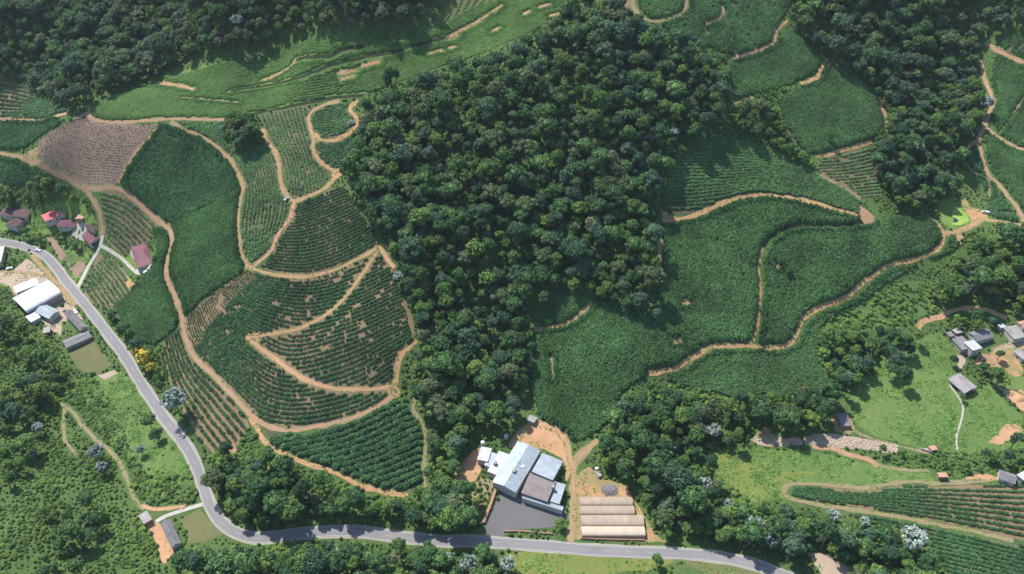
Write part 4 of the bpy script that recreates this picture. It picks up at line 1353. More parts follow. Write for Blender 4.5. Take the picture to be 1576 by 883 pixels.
def clump(name, seed, m, R=1., Ht=1., n=34, leaf=.42, core=True, zmin=-.05, jitter=.4, flat=True):
    rng = np.random.default_rng(seed)
    D = sphere_dirs(n, rng, zmin)
    sc_ = np.array([R, R, Ht])
    Q = D.copy()
    if flat:
        Q[:, 2] = np.sign(D[:, 2]) * np.abs(D[:, 2]) ** .45
    P = Q * sc_ * rng.uniform(.86, 1.04, n)[:, None]
    V, F = leaf_quads(P, D * .45 + np.array([0, 0, .85]), leaf, rng, jitter)
    verts, faces = V.tolist(), F.tolist()
    if core:
        v, f = ico((0, 0, 0), sc_ * .72, 1)
        k = len(verts); verts += v.tolist(); faces += (f + k).tolist()
    return mesh_obj(name, verts, faces, m, link=False)


CROP = {
 'dark': [clump('crop_source', 400 + i, M['crop_dark'], 1., 1.25, 46, .36) for i in range(4)],
 'mid': [clump('crop_source', 410 + i, M['crop_mid'], 1., 1.1, 46, .36) for i in range(4)],
 'row': [clump('crop_source', 415 + i, M['crop_row'], 1., 1.2, 46, .34) for i in range(4)],
 'light': [clump('crop_source', 420 + i, M['crop_light'], 1., .7, 40, .38) for i in range(4)],
 'grey': [clump('crop_source', 430 + i, M['crop_grey'], .5, .45, 12, .34, False) for i in range(3)],
 'tuft': [clump('grass_source', 440 + i, M['grass_tuft'], 1., .45, 22, .42, False) for i in range(3)],
 'shrub': [clump('shrub_source', 450 + i, M[k], 1., .85, 120, .2, True, -.1) for i, k in enumerate(('leaf_mid', 'leaf_bright', 'leaf_dark', 'leaf_bright', 'leaf_blue', 'leaf_mid'))],
}


def lumpy_shrub(seed, m, m2=None):
    return crown_mesh('foliage', seed, 1.05, 1.5, 7, 45, .17, m, m2, .8)


SHRUBS = [lumpy_shrub(470 + i, M[a], M[b] if b else None) for i, (a, b) in enumerate((('leaf_mid', 'leaf_bright'), ('leaf_lush', None), ('leaf_mid', 'leaf_dark'), ('leaf_lush', 'leaf_mid'), ('leaf_blue', 'leaf_bright'), ('leaf_bright', None)))]
CROP['shrub'] = [bpy.data.objects.new('shrub_source', me) for me in SHRUBS]


def scatter_group(name, protos):
    """geometry-node tree that sets a prototype mesh on every point, by the point attributes idx, scl and rot"""
    g = bpy.data.node_groups.new(name, 'GeometryNodeTree')
    g.interface.new_socket('Geometry', in_out='INPUT', socket_type='NodeSocketGeometry')
    g.interface.new_socket('Geometry', in_out='OUTPUT', socket_type='NodeSocketGeometry')
    N, L = g.nodes, g.links
    gi, go = N.new('NodeGroupInput'), N.new('NodeGroupOutput')
    jn = N.new('GeometryNodeJoinGeometry')
    for p in reversed(protos):
        oi = N.new('GeometryNodeObjectInfo'); oi.inputs['Object'].default_value = p
        gt = N.new('GeometryNodeGeometryToInstance')
        L.new(oi.outputs['Geometry'], gt.inputs[0]); L.new(gt.outputs[0], jn.inputs[0])
    ip = N.new('GeometryNodeInstanceOnPoints')
    ip.inputs['Pick Instance'].default_value = True

    def attr(nm, t):
        a = N.new('GeometryNodeInputNamedAttribute'); a.data_type = t; a.inputs['Name'].default_value = nm
        return a.outputs['Attribute']
    L.new(gi.outputs[0], ip.inputs['Points'])
    L.new(jn.outputs[0], ip.inputs['Instance'])
    L.new(attr('idx', 'INT'), ip.inputs['Instance Index'])
    L.new(attr('scl', 'FLOAT_VECTOR'), ip.inputs['Scale'])
    e2r = N.new('FunctionNodeEulerToRotation')
    L.new(attr('rot', 'FLOAT_VECTOR'), e2r.inputs[0])
    L.new(e2r.outputs[0], ip.inputs['Rotation'])
    L.new(ip.outputs[0], go.inputs[0])
    return g


GROUPS = {k: scatter_group('scatter_' + k, v) for k, v in CROP.items()}
GROUPS['forest'] = scatter_group('scatter_forest', [t[3] for t in TREES])


def scatter(name, x, y, dz, scl, idx, group, label=None, cat=None, kind='stuff', tilt=.12, sz=None):
    n = len(x)
    z = height(x, y) + dz
    me = bpy.data.meshes.new(name)
    me.vertices.add(n)
    me.vertices.foreach_set('co', np.column_stack([x, y, z]).astype(np.float32).ravel())
    a = me.attributes.new('idx', 'INT', 'POINT'); a.data.foreach_set('value', np.asarray(idx, np.int32))
    s = np.column_stack([scl, scl, scl if sz is None else sz]).astype(np.float32)
    a = me.attributes.new('scl', 'FLOAT_VECTOR', 'POINT'); a.data.foreach_set('vector', s.ravel())
    r = np.column_stack([RNG.normal(0, tilt, n), RNG.normal(0, tilt, n), RNG.uniform(0, 6.283, n)]).astype(np.float32)
    a = me.attributes.new('rot', 'FLOAT_VECTOR', 'POINT'); a.data.foreach_set('vector', r.ravel())
    me.update()
    o = bpy.data.objects.new(name, me)
    COL.objects.link(o)
    md = o.modifiers.new('scatter', 'NODES'); md.node_group = GROUPS[group]
    tag(o, label, cat, None, kind)
    return o


# ------------------------------------------------------------------ crop fields
def in_any(x, y, polys):
    r = np.zeros(len(x), bool)
    for p in polys:
        r |= inside(x, y, p)
    return r


def rows_from_guides(ga, gb, pitch, step, seed):
    """rows interpolated between two ground curves; returns x, y, row index, arc"""
    A_ = resample(smooth(ground(ga), 8), n=160); B_ = resample(smooth(ground(gb), 8), n=160)
    dist = np.median(np.linalg.norm(A_ - B_, axis=1))
    nr = max(2, int(dist / pitch))
    rng = np.random.default_rng(seed)
    X, Y, R_, S_ = [], [], [], []
    for i in range(nr + 1):
        u = i / nr
        P = resample(A_ * (1 - u) + B_ * u, step)
        P = P + rng.normal(0, .16, P.shape)
        X.append(P[:, 0]); Y.append(P[:, 1]); R_.append(np.full(len(P), i)); S_.append(np.arange(len(P)) * step)
    return map(np.concatenate, (X, Y, R_, S_))


def rows_from_angle(poly, ang, pitch, step, seed, wav=0.):
    c, s = math.cos(ang), math.sin(ang)
    P = np.asarray(poly)
    u = P @ np.array([c, s]); v = P @ np.array([-s, c])
    rng = np.random.default_rng(seed)
    uu = np.arange(u.min(), u.max(), step); vv = np.arange(v.min() - 10, v.max() + 10, pitch)
    U, V = np.meshgrid(uu, vv)
    Rr = np.repeat(np.arange(len(vv)), len(uu))
    U = U + rng.normal(0, step * .22, U.shape)
    V = V + wav * np.sin(U / 28.) + wav * .6 * np.sin(U / 11. + 1) + rng.normal(0, .14, V.shape)
    return (U * c - V * s).ravel(), (U * s + V * c).ravel(), Rr, U.ravel()


# name, label, outline px, rows (guides or angle), pitch, step, size, gap probability, crop kind, soil material, height factor
FIELDS = [
 ('crop_rows','rows of dark green bushes curving round the lower left hillside, cut by orange tracks',
  [(378,413),(400,421),(468,430),(543,406),(578,388),(600,400),(612,440),(632,480),(640,515),(628,532),(614,555),(608,590),(603,607),(585,620),(555,636),(515,648),(469,657),(438,659),(402,646),(378,625),(350,597),(325,570),(302,548),(288,515),(282,490),(315,462),(345,440)],
  ([(377,416),(400,424),(440,431),(490,428),(543,408),(600,385)],[(283,492),(290,522),(312,560),(350,600),(400,648),(470,657),(560,634),(645,575)]),2.5,1.15,.86,.16,'row','soil',1.15),
 ('crop_rows','dark green bush rows in arcs on the spur above the track fork',
  [(453,316),(480,307),(505,292),(528,285),(548,320),(576,360),(582,378),(545,398),(509,413),(468,422),(431,420),(402,413),(420,388),(432,362),(447,338)],
  ([(440,318),(465,310),(500,294),(530,284)],[(398,412),(431,420),(470,422),(510,413),(545,398),(590,372)]),2.35,1.05,.78,.06,'row','soil',1.1),
 ('crop_rows','green bush rows running downhill between two tan tracks on the spur',
  [(262,186),(345,187),(349,222),(400,222),(414,228),(426,250),(431,285),(445,310),(441,335),(425,360),(412,388),(395,405),(380,398),(371,370),(369,340),(373,300),(372,275),(353,243),(336,226),(313,210)],
  ([(262,187),(313,212),(353,246),(374,288),(368,340),(372,385),(390,410)],[(350,186),(405,215),(428,250),(436,295),(446,320),(430,365),(398,406)]),2.6,1.3,.92,.17,'mid','soil_green',.9),
 ('crop_rows','pale green bush rows inside the bend of the upper tan track',
  [(400,178),(440,168),(476,160),(472,180),(475,195),(480,215),(480,232),(490,250),(512,266),(498,284),(478,298),(455,306),(442,296),(434,270),(428,245),(412,215),(404,195)],
  ([(398,180),(414,215),(432,250),(440,305)],[(474,162),(484,210),(500,262),(505,290)]),2.3,1.3,.9,.16,'mid','soil_green',.85),
 ('crop_rows','small patch of green bush rows inside the track loop by the forest',
  [(479,182),(488,170),(505,161),(538,157),(540,170),(546,182),(545,194),(532,205),(512,213),(496,213),(484,202)],
  ([(478,175),(500,165),(545,158)],[(482,206),(510,216),(548,200)]),2.5,1.3,1.0,.12,'mid','soil_green',.85),
 ('crop_rows','dark green bushes in the triangle of tracks beside the forest edge',
  [(485,214),(500,221),(530,213),(545,203),(548,225),(536,258),(516,262),(495,247),(486,232)],
  ([(480,214),(515,222),(550,205)],[(490,250),(515,268),(540,260)]),2.2,1.3,.95,.1,'dark','soil',.9),
 ('crop_rows','thick dark green hedge rows below the lower dirt track',
  [(402,653),(438,668),(469,667),(517,657),(558,644),(590,628),(612,614),(635,640),(648,665),(646,700),(650,730),(640,752),(610,753),(570,746),(535,731),(505,718),(476,708),(442,694),(416,680)],
  ([(385,690),(438,672),(520,652),(612,608)],[(470,760),(550,768),(620,748),(680,722)]),3.9,1.15,1.72,.03,'row','soil_dark',1.0),
 ('crop_rows','long crop rows on the strip between road and lower left track',
  [(253,522),(276,506),(290,532),(300,556),(325,582),(350,610),(375,642),(386,656),(362,690),(345,695),(332,702),(312,682),(290,648),(268,606),(248,550)],
  ([(246,530),(262,590),(290,650),(330,705)],[(277,505),(300,560),(345,606),(388,655)]),2.9,1.3,.98,.08,'row','soil',1.1),
 ('crop_rows','crop rows on the slope above the maroon roofed house',
  [(156,293),(175,292),(204,308),(232,334),(249,347),(235,362),(228,374),(204,378),(194,394),(172,380),(161,364),(158,330)],
  ([(156,290),(204,306),(255,350)],[(150,352),(175,372),(215,412)]),3.0,1.2,1.0,.05,'mid','soil',.85),
 ('crop_rows','crop rows between the pale lane and the asphalt road',
  [(150,388),(172,398),(190,415),(207,440),(190,462),(176,470),(150,472),(128,452),(138,420)],
  ([(125,430),(145,462),(160,480)],[(165,388),(192,415),(215,450)]),3.0,1.2,1.0,.1,'mid','soil',.85),
 ('crop_field','dense dark green crop block on the upper left slope below the ploughed field',
  [(246,193),(285,203),(313,215),(336,231),(352,248),(365,270),(371,288),(318,318),(262,346),(236,327),(206,301),(182,287)],
  .55,1.75,1.1,1.16,.016,'dark','soil_dark',1.05),
 ('crop_field','even green crop block on the left slope between two tracks, above the row field',
  [(371,289),(368,310),(365,345),(367,380),(374,402),(378,413),(345,437),(310,460),(281,487),(271,455),(261,425),(261,402),(268,372),(262,348),(318,320)],
  .55,1.5,1.05,1.12,.004,'mid','soil_dark',1.0),
 ('crop_field','dense green crop patch below the maroon roofed house',
  [(236,352),(258,354),(262,372),(254,402),(254,426),(264,455),(275,490),(268,507),(238,532),(206,522),(182,488),(180,470),(212,440),(236,412),(242,385)],
  .5,1.5,1.05,1.1,.008,'mid','soil_dark',1.),
 ('crop_field','large dense green crop field right of the central forest',
  [(1022,348),(1070,337),(1105,322),(1140,308),(1180,304),(1215,309),(1258,318),(1290,328),(1322,336),(1335,343),(1290,344),(1225,344),(1200,350),(1180,362),(1168,380),(1164,409),(1166,443),(1163,480),(1158,505),(1151,527),(1120,528),(1095,529),(1070,541),(1050,556),(1030,564),(998,570),(985,580),(955,605),(940,640),(912,670),(882,680),(850,658),(828,640),(818,600),(822,560),(830,512),(860,507),(888,495),(914,468),(960,470),(985,495),(1010,470),(1022,430),(1024,380)],
  -.7,1.85,1.15,1.16,.012,'mid','soil_dark',1.1),
 ('crop_field','dense green crop field on the round knoll right of the tan path',
  [(1177,400),(1186,373),(1205,360),(1228,353),(1295,353),(1335,350),(1360,338),(1420,332),(1440,348),(1447,368),(1427,387),(1395,397),(1365,403),(1343,418),(1322,431),(1308,445),(1290,458),(1255,469),(1232,486),(1224,506),(1215,521),(1200,529),(1163,528),(1171,500),(1175,450)],
  -.5,1.85,1.15,1.16,.012,'mid','soil_dark',1.1),
 ('crop_field','green crop strip below the curved tan path on the right',
  [(1005,577),(1055,566),(1075,553),(1098,540),(1160,540),(1205,541),(1228,531),(1236,511),(1244,496),(1262,481),(1295,469),(1318,456),(1348,429),(1370,415),(1430,398),(1452,384),(1460,366),(1476,376),(1460,390),(1420,402),(1390,420),(1340,452),(1310,472),(1285,482),(1262,502),(1256,540),(1265,575),(1275,600),(1230,606),(1180,616),(1120,610),(1050,592)],
  -.15,1.7,1.05,1.0,.012,'mid','soil_dark',1.),
 ('crop_field','small green crop patch in the notch of the forest above the short track',
  [(822,502),(826,470),(850,448),(890,450),(904,464),(880,487),(856,498)],
  .2,1.5,1.05,1.0,.01,'mid','soil_dark',1.),
 ('crop_rows','green contour rows on the slope right of the forest, above the tan track',
  [(1018,320),(1025,290),(1030,262),(1060,240),(1110,205),(1140,203),(1180,224),(1230,253),(1290,283),(1322,310),(1323,329),(1285,321),(1255,310),(1215,301),(1175,296),(1135,300),(1100,313),(1067,328),(1042,331)],
  ([(1030,200),(1110,200),(1200,225),(1330,300)],[(1010,318),(1100,316),(1180,300),(1330,334)]),2.0,.95,1.1,.01,'mid','soil_dark',1.),
 ('crop_field','dense green crop field on the upper right hill below the orange track',
  [(1122,100),(1132,92),(1176,79),(1195,69),(1212,44),(1235,62),(1268,93),(1255,110),(1235,122),(1190,136),(1140,152),(1118,142)],
  .1,1.6,1.1,1.0,.01,'mid','soil_dark',1.),
 ('crop_field','oval green crop field with a lone bush among the right woods',
  [(1205,152),(1240,131),(1262,116),(1272,96),(1310,110),(1343,140),(1351,165),(1358,192),(1340,214),(1290,230),(1247,237),(1222,215),(1207,192),(1200,168)],
  .1,1.6,1.1,1.0,.01,'mid','soil_dark',1.),
 ('crop_rows','sparse dark bush rows on bare soil below the oval field',
  [(1258,246),(1338,227),(1346,260),(1358,302),(1320,302),(1290,286),(1266,272)],
  ([(1250,242),(1290,236),(1345,222)],[(1255,300),(1300,304),(1370,300)]),2.8,1.4,.85,.2,'mid','soil',.9),
 ('crop_field','dark green crops inside the circular path on the far hill',
  [(975,-25),(982,15),(1002,30),(1025,28),(1050,16),(1056,-25)],.2,1.7,1.2,1.0,.03,'mid','soil_green',.9),
 ('crop_field','dark green crops with bare spots on the top right hill',
  [(1005,36),(1052,20),(1060,-25),(1225,-25),(1215,10),(1200,30),(1190,60),(1172,72),(1128,87),(1100,75),(1050,55)],.2,1.75,1.2,1.05,.034,'mid','soil_green',.9),
 ('crop_rows','pale tan rows at the top edge beside the circular field',
  [(930,-25),(970,-25),(976,10),(996,32),(985,32),(950,18),(925,8)],([(925,-25),(945,5),(985,35)],[(972,-25),(980,15),(998,34)]),2.4,1.6,.7,.3,'light','soil',.7),
 ('crop_field','bright green young crop covering the ridge below the far forest',
  [(146,162),(165,148),(235,130),(290,106),(400,100),(440,70),(480,57),(520,65),(565,71),(640,62),(690,32),(720,12),(760,2),(800,-25),(880,-25),(868,18),(825,45),(770,72),(700,92),(640,122),(600,130),(560,146),(500,153),(450,164),(400,174),(355,180),(255,181),(180,185),(150,183),(142,174)],
  ([(146,158),(240,127),(330,100),(440,70),(565,70),(690,30),(800,-25)],[(142,184),(255,183),(400,174),(560,147),(700,93),(800,55),(890,-10)]),1.55,1.1,1.12,.006,'light','meadow',.75),
 ('crop_rows','pale green terraced rows on the far top ridge',
  [(640,60),(672,30),(690,5),(700,-25),(780,-25),(765,8),(735,25),(690,50)],([(640,58),(678,30),(690,-5),(700,-30)],[(668,60),(735,28),(765,0),(780,-30)]),4.2,1.3,.95,.05,'light','dry',.8),
 ('crop_rows','dark green rows at the right edge of the lower valley, above the grassy path',
  [(1222,749),(1270,750),(1330,755),(1400,746),(1440,749),(1500,746),(1640,742),(1640,850),(1560,828),(1500,813),(1420,798),(1330,782),(1250,770),(1218,762)],
  ([(1210,744),(1330,750),(1450,748),(1640,748)],[(1210,764),(1330,788),(1450,812),(1640,862)]),2.3,1.1,.92,.07,'row','soil',1.),
 ('crop_rows','dark green rows in the bottom right corner below the grassy path',
  [(1285,785),(1330,793),(1420,809),(1500,824),(1560,838),(1640,858),(1640,920),(1480,920),(1445,860),(1430,826),(1340,803)],
  ([(1280,780),(1420,806),(1640,858)],[(1280,850),(1440,880),(1640,930)]),2.4,1.1,.95,.06,'row','soil_green',1.),
 ('crop_field','light green crop field at the right edge below the clay track',
  [(1531,84),(1557,94),(1640,125),(1640,245),(1576,226),(1553,216),(1537,206),(1528,180),(1533,150),(1525,120)],.1,1.6,1.15,1.0,.015,'mid','soil_dark',.9),
 ('crop_field','green crop field between the two clay tracks at the right edge',
  [(1522,204),(1536,216),(1553,227),(1640,258),(1640,350),(1580,338),(1562,305),(1545,284),(1527,265),(1518,240)],.2,1.6,1.15,1.0,.015,'mid','soil_dark',.9),
 ('crop_field','small dark crop patch left of the forked clay track',
  [(1490,238),(1506,222),(1508,240),(1518,270),(1540,298),(1566,340),(1548,342),(1520,330),(1524,300),(1500,268),(1487,250)],.3,1.7,1.2,1.0,.03,'dark','soil_dark',.9),
 ('crop_field','green crop field in the upper right corner above the clay track',
  [(1535,70),(1560,48),(1640,20),(1640,115),(1576,90),(1557,82)],.2,1.7,1.2,1.0,.03,'mid','soil_green',.9),
 ('crop_rows','dark bush rows with bare soil at the upper left edge',
  [(-60,112),(0,116),(40,128),(70,150),(100,168),(104,174),(41,181),(-60,184)],([(-60,120),(40,135),(110,175)],[(-60,180),(40,184),(110,178)]),3.2,1.6,1.1,.14,'dark','soil',1.),
 ('crop_field','dark green crop block left of the bare ploughed field',
  [(-60,192),(0,190),(41,189),(90,184),(96,190),(60,212),(40,226),(0,232),(-60,228)],.2,1.7,1.2,1.05,.02,'dark','soil_dark',1.),
 ('crop_field','dark green crop block below the clay track at the left edge',
  [(-60,240),(0,240),(34,247),(60,260),(84,270),(80,278),(40,280),(0,288),(-60,290)],.2,1.7,1.2,1.05,.02,'dark','soil_dark',1.),
 ('crop_rows','vegetable rows in the small garden plot by the road',
  [(94,394),(106,386),(126,396),(106,411)],([(92,396),(106,412)],[(106,384),(128,398)]),1.3,.8,.6,.05,'light','plough',.6),
]
OCE = OCC.copy()
for _ in range(2):
    for ax in (0, 1):
        OCE = OCE | np.roll(OCE, 1, ax) | np.roll(OCE, -1, ax)
SOILP = []
for i, (nm, lab, px, rows, pitch, step, size, gap, crop, soil, hf) in enumerate(FIELDS):
    W = world_poly(px, 3.0, .6, i + 20)
    SOILP.append(W)
    sheet('field_soil', W, M[soil], .045 + .002 * (i % 5))
    if isinstance(rows, tuple):
        x, y, r, s = rows_from_guides(rows[0], rows[1], pitch, step, i)
    else:
        x, y, r, s = rows_from_angle(W, rows, pitch, step, i, 2.5)
    rng = np.random.default_rng(900 + i)
    k = inside(x, y, W) & ~occ(OCC, x, y)
    if nm == 'crop_rows':
        hsh = vnoise(s / 3.6, r * 1.0 + .5, i)
        k &= ~((hsh < gap * 1.15 + .22 * gap / .16 * (vnoise(x / 22., y / 22., i + 3) - .5)) & (rng.random(len(x)) < .93))
    else:
        k &= vnoise(x / 3.2, y / 3.2, i) > gap * 6
    k &= rng.random(len(x)) > .02
    x, y = x[k], y[k]
    edge = np.where(occ(OCE, x, y), 1.5, 1.0) if nm == 'crop_field' else 1.0
    dense = nm == 'crop_field'
    big = .9 + .2 * vnoise(x / 14., y / 14., i + 50) if dense else .82 + .36 * vnoise(x / 14., y / 14., i + 50)
    sc_ = size * big * (rng.uniform(.93, 1.07, len(x)) if dense else rng.uniform(.8, 1.2, len(x)))
    if i == 0:
        yg = inside(x, y, ground([(276,492),(378,412),(398,424),(350,470),(322,500),(302,535),(288,518)]))
        sc_[yg] *= .55
    scatter(nm, x, y, .0, sc_, rng.integers(0, len(CROP[crop]), len(x)), crop, lab, 'crops', 'stuff', .06 if dense else .13, sz=sc_ * edge * hf * (1.75 if nm == 'crop_field' and crop != 'light' else 1.25) * (rng.uniform(.93, 1.07, len(x)) if dense else rng.uniform(.85, 1.2, len(x))))

# the bare ploughed field with thin stubble rows
PW = world_poly([(140,168),(137,180),(150,190),(215,192),(243,190),(178,285),(150,284),(128,284),(104,268),(80,257),(54,244),(58,222),(100,192)], 3., .5, 3)
sheet('ploughed_field', PW, M['plough'], .05)
x, y, r, s = rows_from_guides([(110,185),(150,178),(200,186),(255,178)], [(40,235),(80,262),(130,292),(190,300)], 1.7, .75, 5)
k = inside(x, y, PW) & ~occ(OCC, x, y) & (RNG.random(len(x)) > .12)
x, y = x[k], y[k]
scatter('stubble', x, y, .03, RNG.uniform(.4, .9, len(x)), RNG.integers(0, 3, len(x)), 'grey', 'thin grey stubble rows on the bare ploughed field', 'stubble', 'stuff')

# ------------------------------------------------------------------ trees
def jitter_points(W, sp, seed):
    rng = np.random.default_rng(seed)
    P = np.asarray(W)
    xs = np.arange(P[:, 0].min(), P[:, 0].max(), sp); ys = np.arange(P[:, 1].min(), P[:, 1].max(), sp * .87)
    X, Y = np.meshgrid(xs, ys)
    X = X + (np.arange(len(ys)) % 2)[:, None] * sp / 2
    X = X + rng.uniform(-.36, .36, X.shape) * sp; Y = Y + rng.uniform(-.36, .36, Y.shape) * sp
    X, Y = X.ravel(), Y.ravel()
    k = inside(X, Y, P)
    return X[k], Y[k]


# single trees: (px, py of the crown's middle plus a few pixels, scale, kind, label)
SINGLE = [
 (1160,818,1.15,'silver','large silvery white leaved tree above the bottom right road bend'),(1186,842,.8,'silver','small silvery leaved tree just left of the pale bank by the road'),
 (1405,840,1.35,'silver','largest silvery leaved tree, beside the bottom right crop rows'),(1282,803,.75,'silver','round pale silvery tree below the path loop'),
 (1086,752,.75,'silver','silvery leaved tree at the left end of the meadow'),(1122,784,.6,'silver','small silvery leaved tree in the wood below the meadow'),
 (1036,696,.6,'silver','small silvery leaved tree in the wood above the greenhouses'),(1096,672,.95,'silver','broad silvery green tree at the wood edge left of the pale strip'),
 (270,628,1.45,'silver','big silvery green tree overhanging the left road'),(60,668,.7,'silver','small silvery tree in the scrub at the left edge'),
 (150,705,.9,'silver','silvery leaved tree right of the forked path in the scrub'),(158,728,.7,'silver','lower silvery leaved tree beside the lower left path'),(217,700,.55,'silver','small silvery tree in the roadside meadow'),
 (536,262,.85,'silver','silvery leaved tree at the forest edge by the track junction'),(541,200,.7,'silver','silvery leaved tree by the track loop on the ridge'),
 (615,436,.8,'silver','silvery leaved tree at the forest edge below the track fork'),(790,528,.85,'silver','silvery leaved tree in the lower central forest'),
 (1000,222,.8,'silver','left of two silvery trees in the upper central forest'),(1036,212,.9,'silver','right of two silvery trees in the upper central forest'),
 (1411,240,.95,'silver','silvery leaved tree in the right forest'),(1515,170,1.15,'silver','large silvery tree beside the clay track junction'),
 (200,70,1.,'silver','silvery tree in the middle of the far left forest'),(162,130,.9,'silver','silvery tree at the lower edge of the far left forest'),(365,42,1.,'silver','silvery tree high in the far forest'),
 (345,208,.6,'silver','small silvery tree beside the ridge tree clump'),(722,878,.9,'silver','silvery leaved tree at the bottom edge'),(782,876,.8,'silver','silvery leaved tree near the bottom of the road verge'),
 (1142,796,.6,'silver','small silvery tree just above the large silvery tree by the road'),(1216,820,.7,'silver','silvery tree between the road bend and the round silvery tree'),(690,866,.6,'silver','small silvery tree at the bottom edge, left of the verge'),(1330,812,.6,'silver','small silvery tree left of the largest silvery tree'),(395,770,.6,'silver','small silvery tree in the strip above the road bend'),
 (520,862,.7,'silver','small silvery tree south of the road'),(565,312,.6,'silver','small silvery tree at the forest edge above the spur'),(390,650,.0,'silver',''),
 (838,462,1.35,'tree3','pale green round tree standing in the crop notch of the forest'),(1010,492,1.0,'tree7','bluish green tree at the lower right tip of the central forest'),
 (1278,218,.75,'tree0','lone dark bush standing in the oval crop field'),(1200,412,.5,'tree0','dark bush beside the bare patch on the knoll field'),(1214,424,.6,'tree2','green bush right of the bare patch on the knoll field'),
 (228,655,1.05,'tree2','lone green tree in the roadside meadow at the left'),(240,672,.9,'tree3','dark green tree below the lone meadow tree'),
 (1540,552,.8,'tree3','round tree standing in the village dirt yard'),(1390,586,1.25,'tree0','dark green tree on the bright right meadow'),(1372,575,1.0,'tree2','green tree left of the dark meadow tree'),
 (1560,690,1.25,'tree1','dark tree by the bare bank at the right edge'),(1550,710,.9,'tree9','dark shrub tree above the grey roof at the right edge'),
 (222,560,1.0,'yellow','yellow flowering tree beside the left road'),(212,548,.75,'yellow','smaller yellow flowering tree beside the left road'),(232,572,.7,'yellow','low yellow flowering tree nearest the road'),
 (1318,545,.9,'tree5','bright green tree in the right grove'),(562,35,1.,'purple','purple flowering tree in the far forest'),(610,30,1.,'purple','second purple flowering tree in the far forest, further right'),(540,40,.9,'purple','mauve tree at the lower edge of the far forest'),(336,70,1.,'purple','mauve tree left in the far forest'),
 (862,810,.75,'tree5','bright green shrub tree at the corner of the car park'),(1012,868,.9,'tree3','round green tree on the verge right of the greenhouses'),(45,392,.35,'tree3','small round shrub by the road at the left yard'),(96,478,.45,'tree3','round shrub in the yard of the grey roofed house'),
 (60,376,.7,'tree0','dark tree at the roadside below the brown L shaped roof'),(40,364,.85,'tree2','dark green tree by the road under the lawn'),(95,300,1.1,'tree0','tall dark tree above the pink roofed house'),
 (870,20,1.,'tree5','bright green tree crowning the central forest'),(1468,560,.7,'tree0','dark tree beside the sandy village path'),(1482,618,.5,'tree2','round shrub below the grey house'),
]


def single_foot(px, py, s):
    g = ground([(px, py - 7)], 7.0 * s)[0]
    return Vector((g[0], g[1], H(g[0], g[1])))


for px, py, s, kd, lab in SINGLE:
    if s > 0:
        g = single_foot(px, py, s)
        mark_disc(OCT, g.x, g.y, 4.6 * s)
        mark_disc(OCT, g.x + 1.0, g.y - 5.0, 3.6 * s)

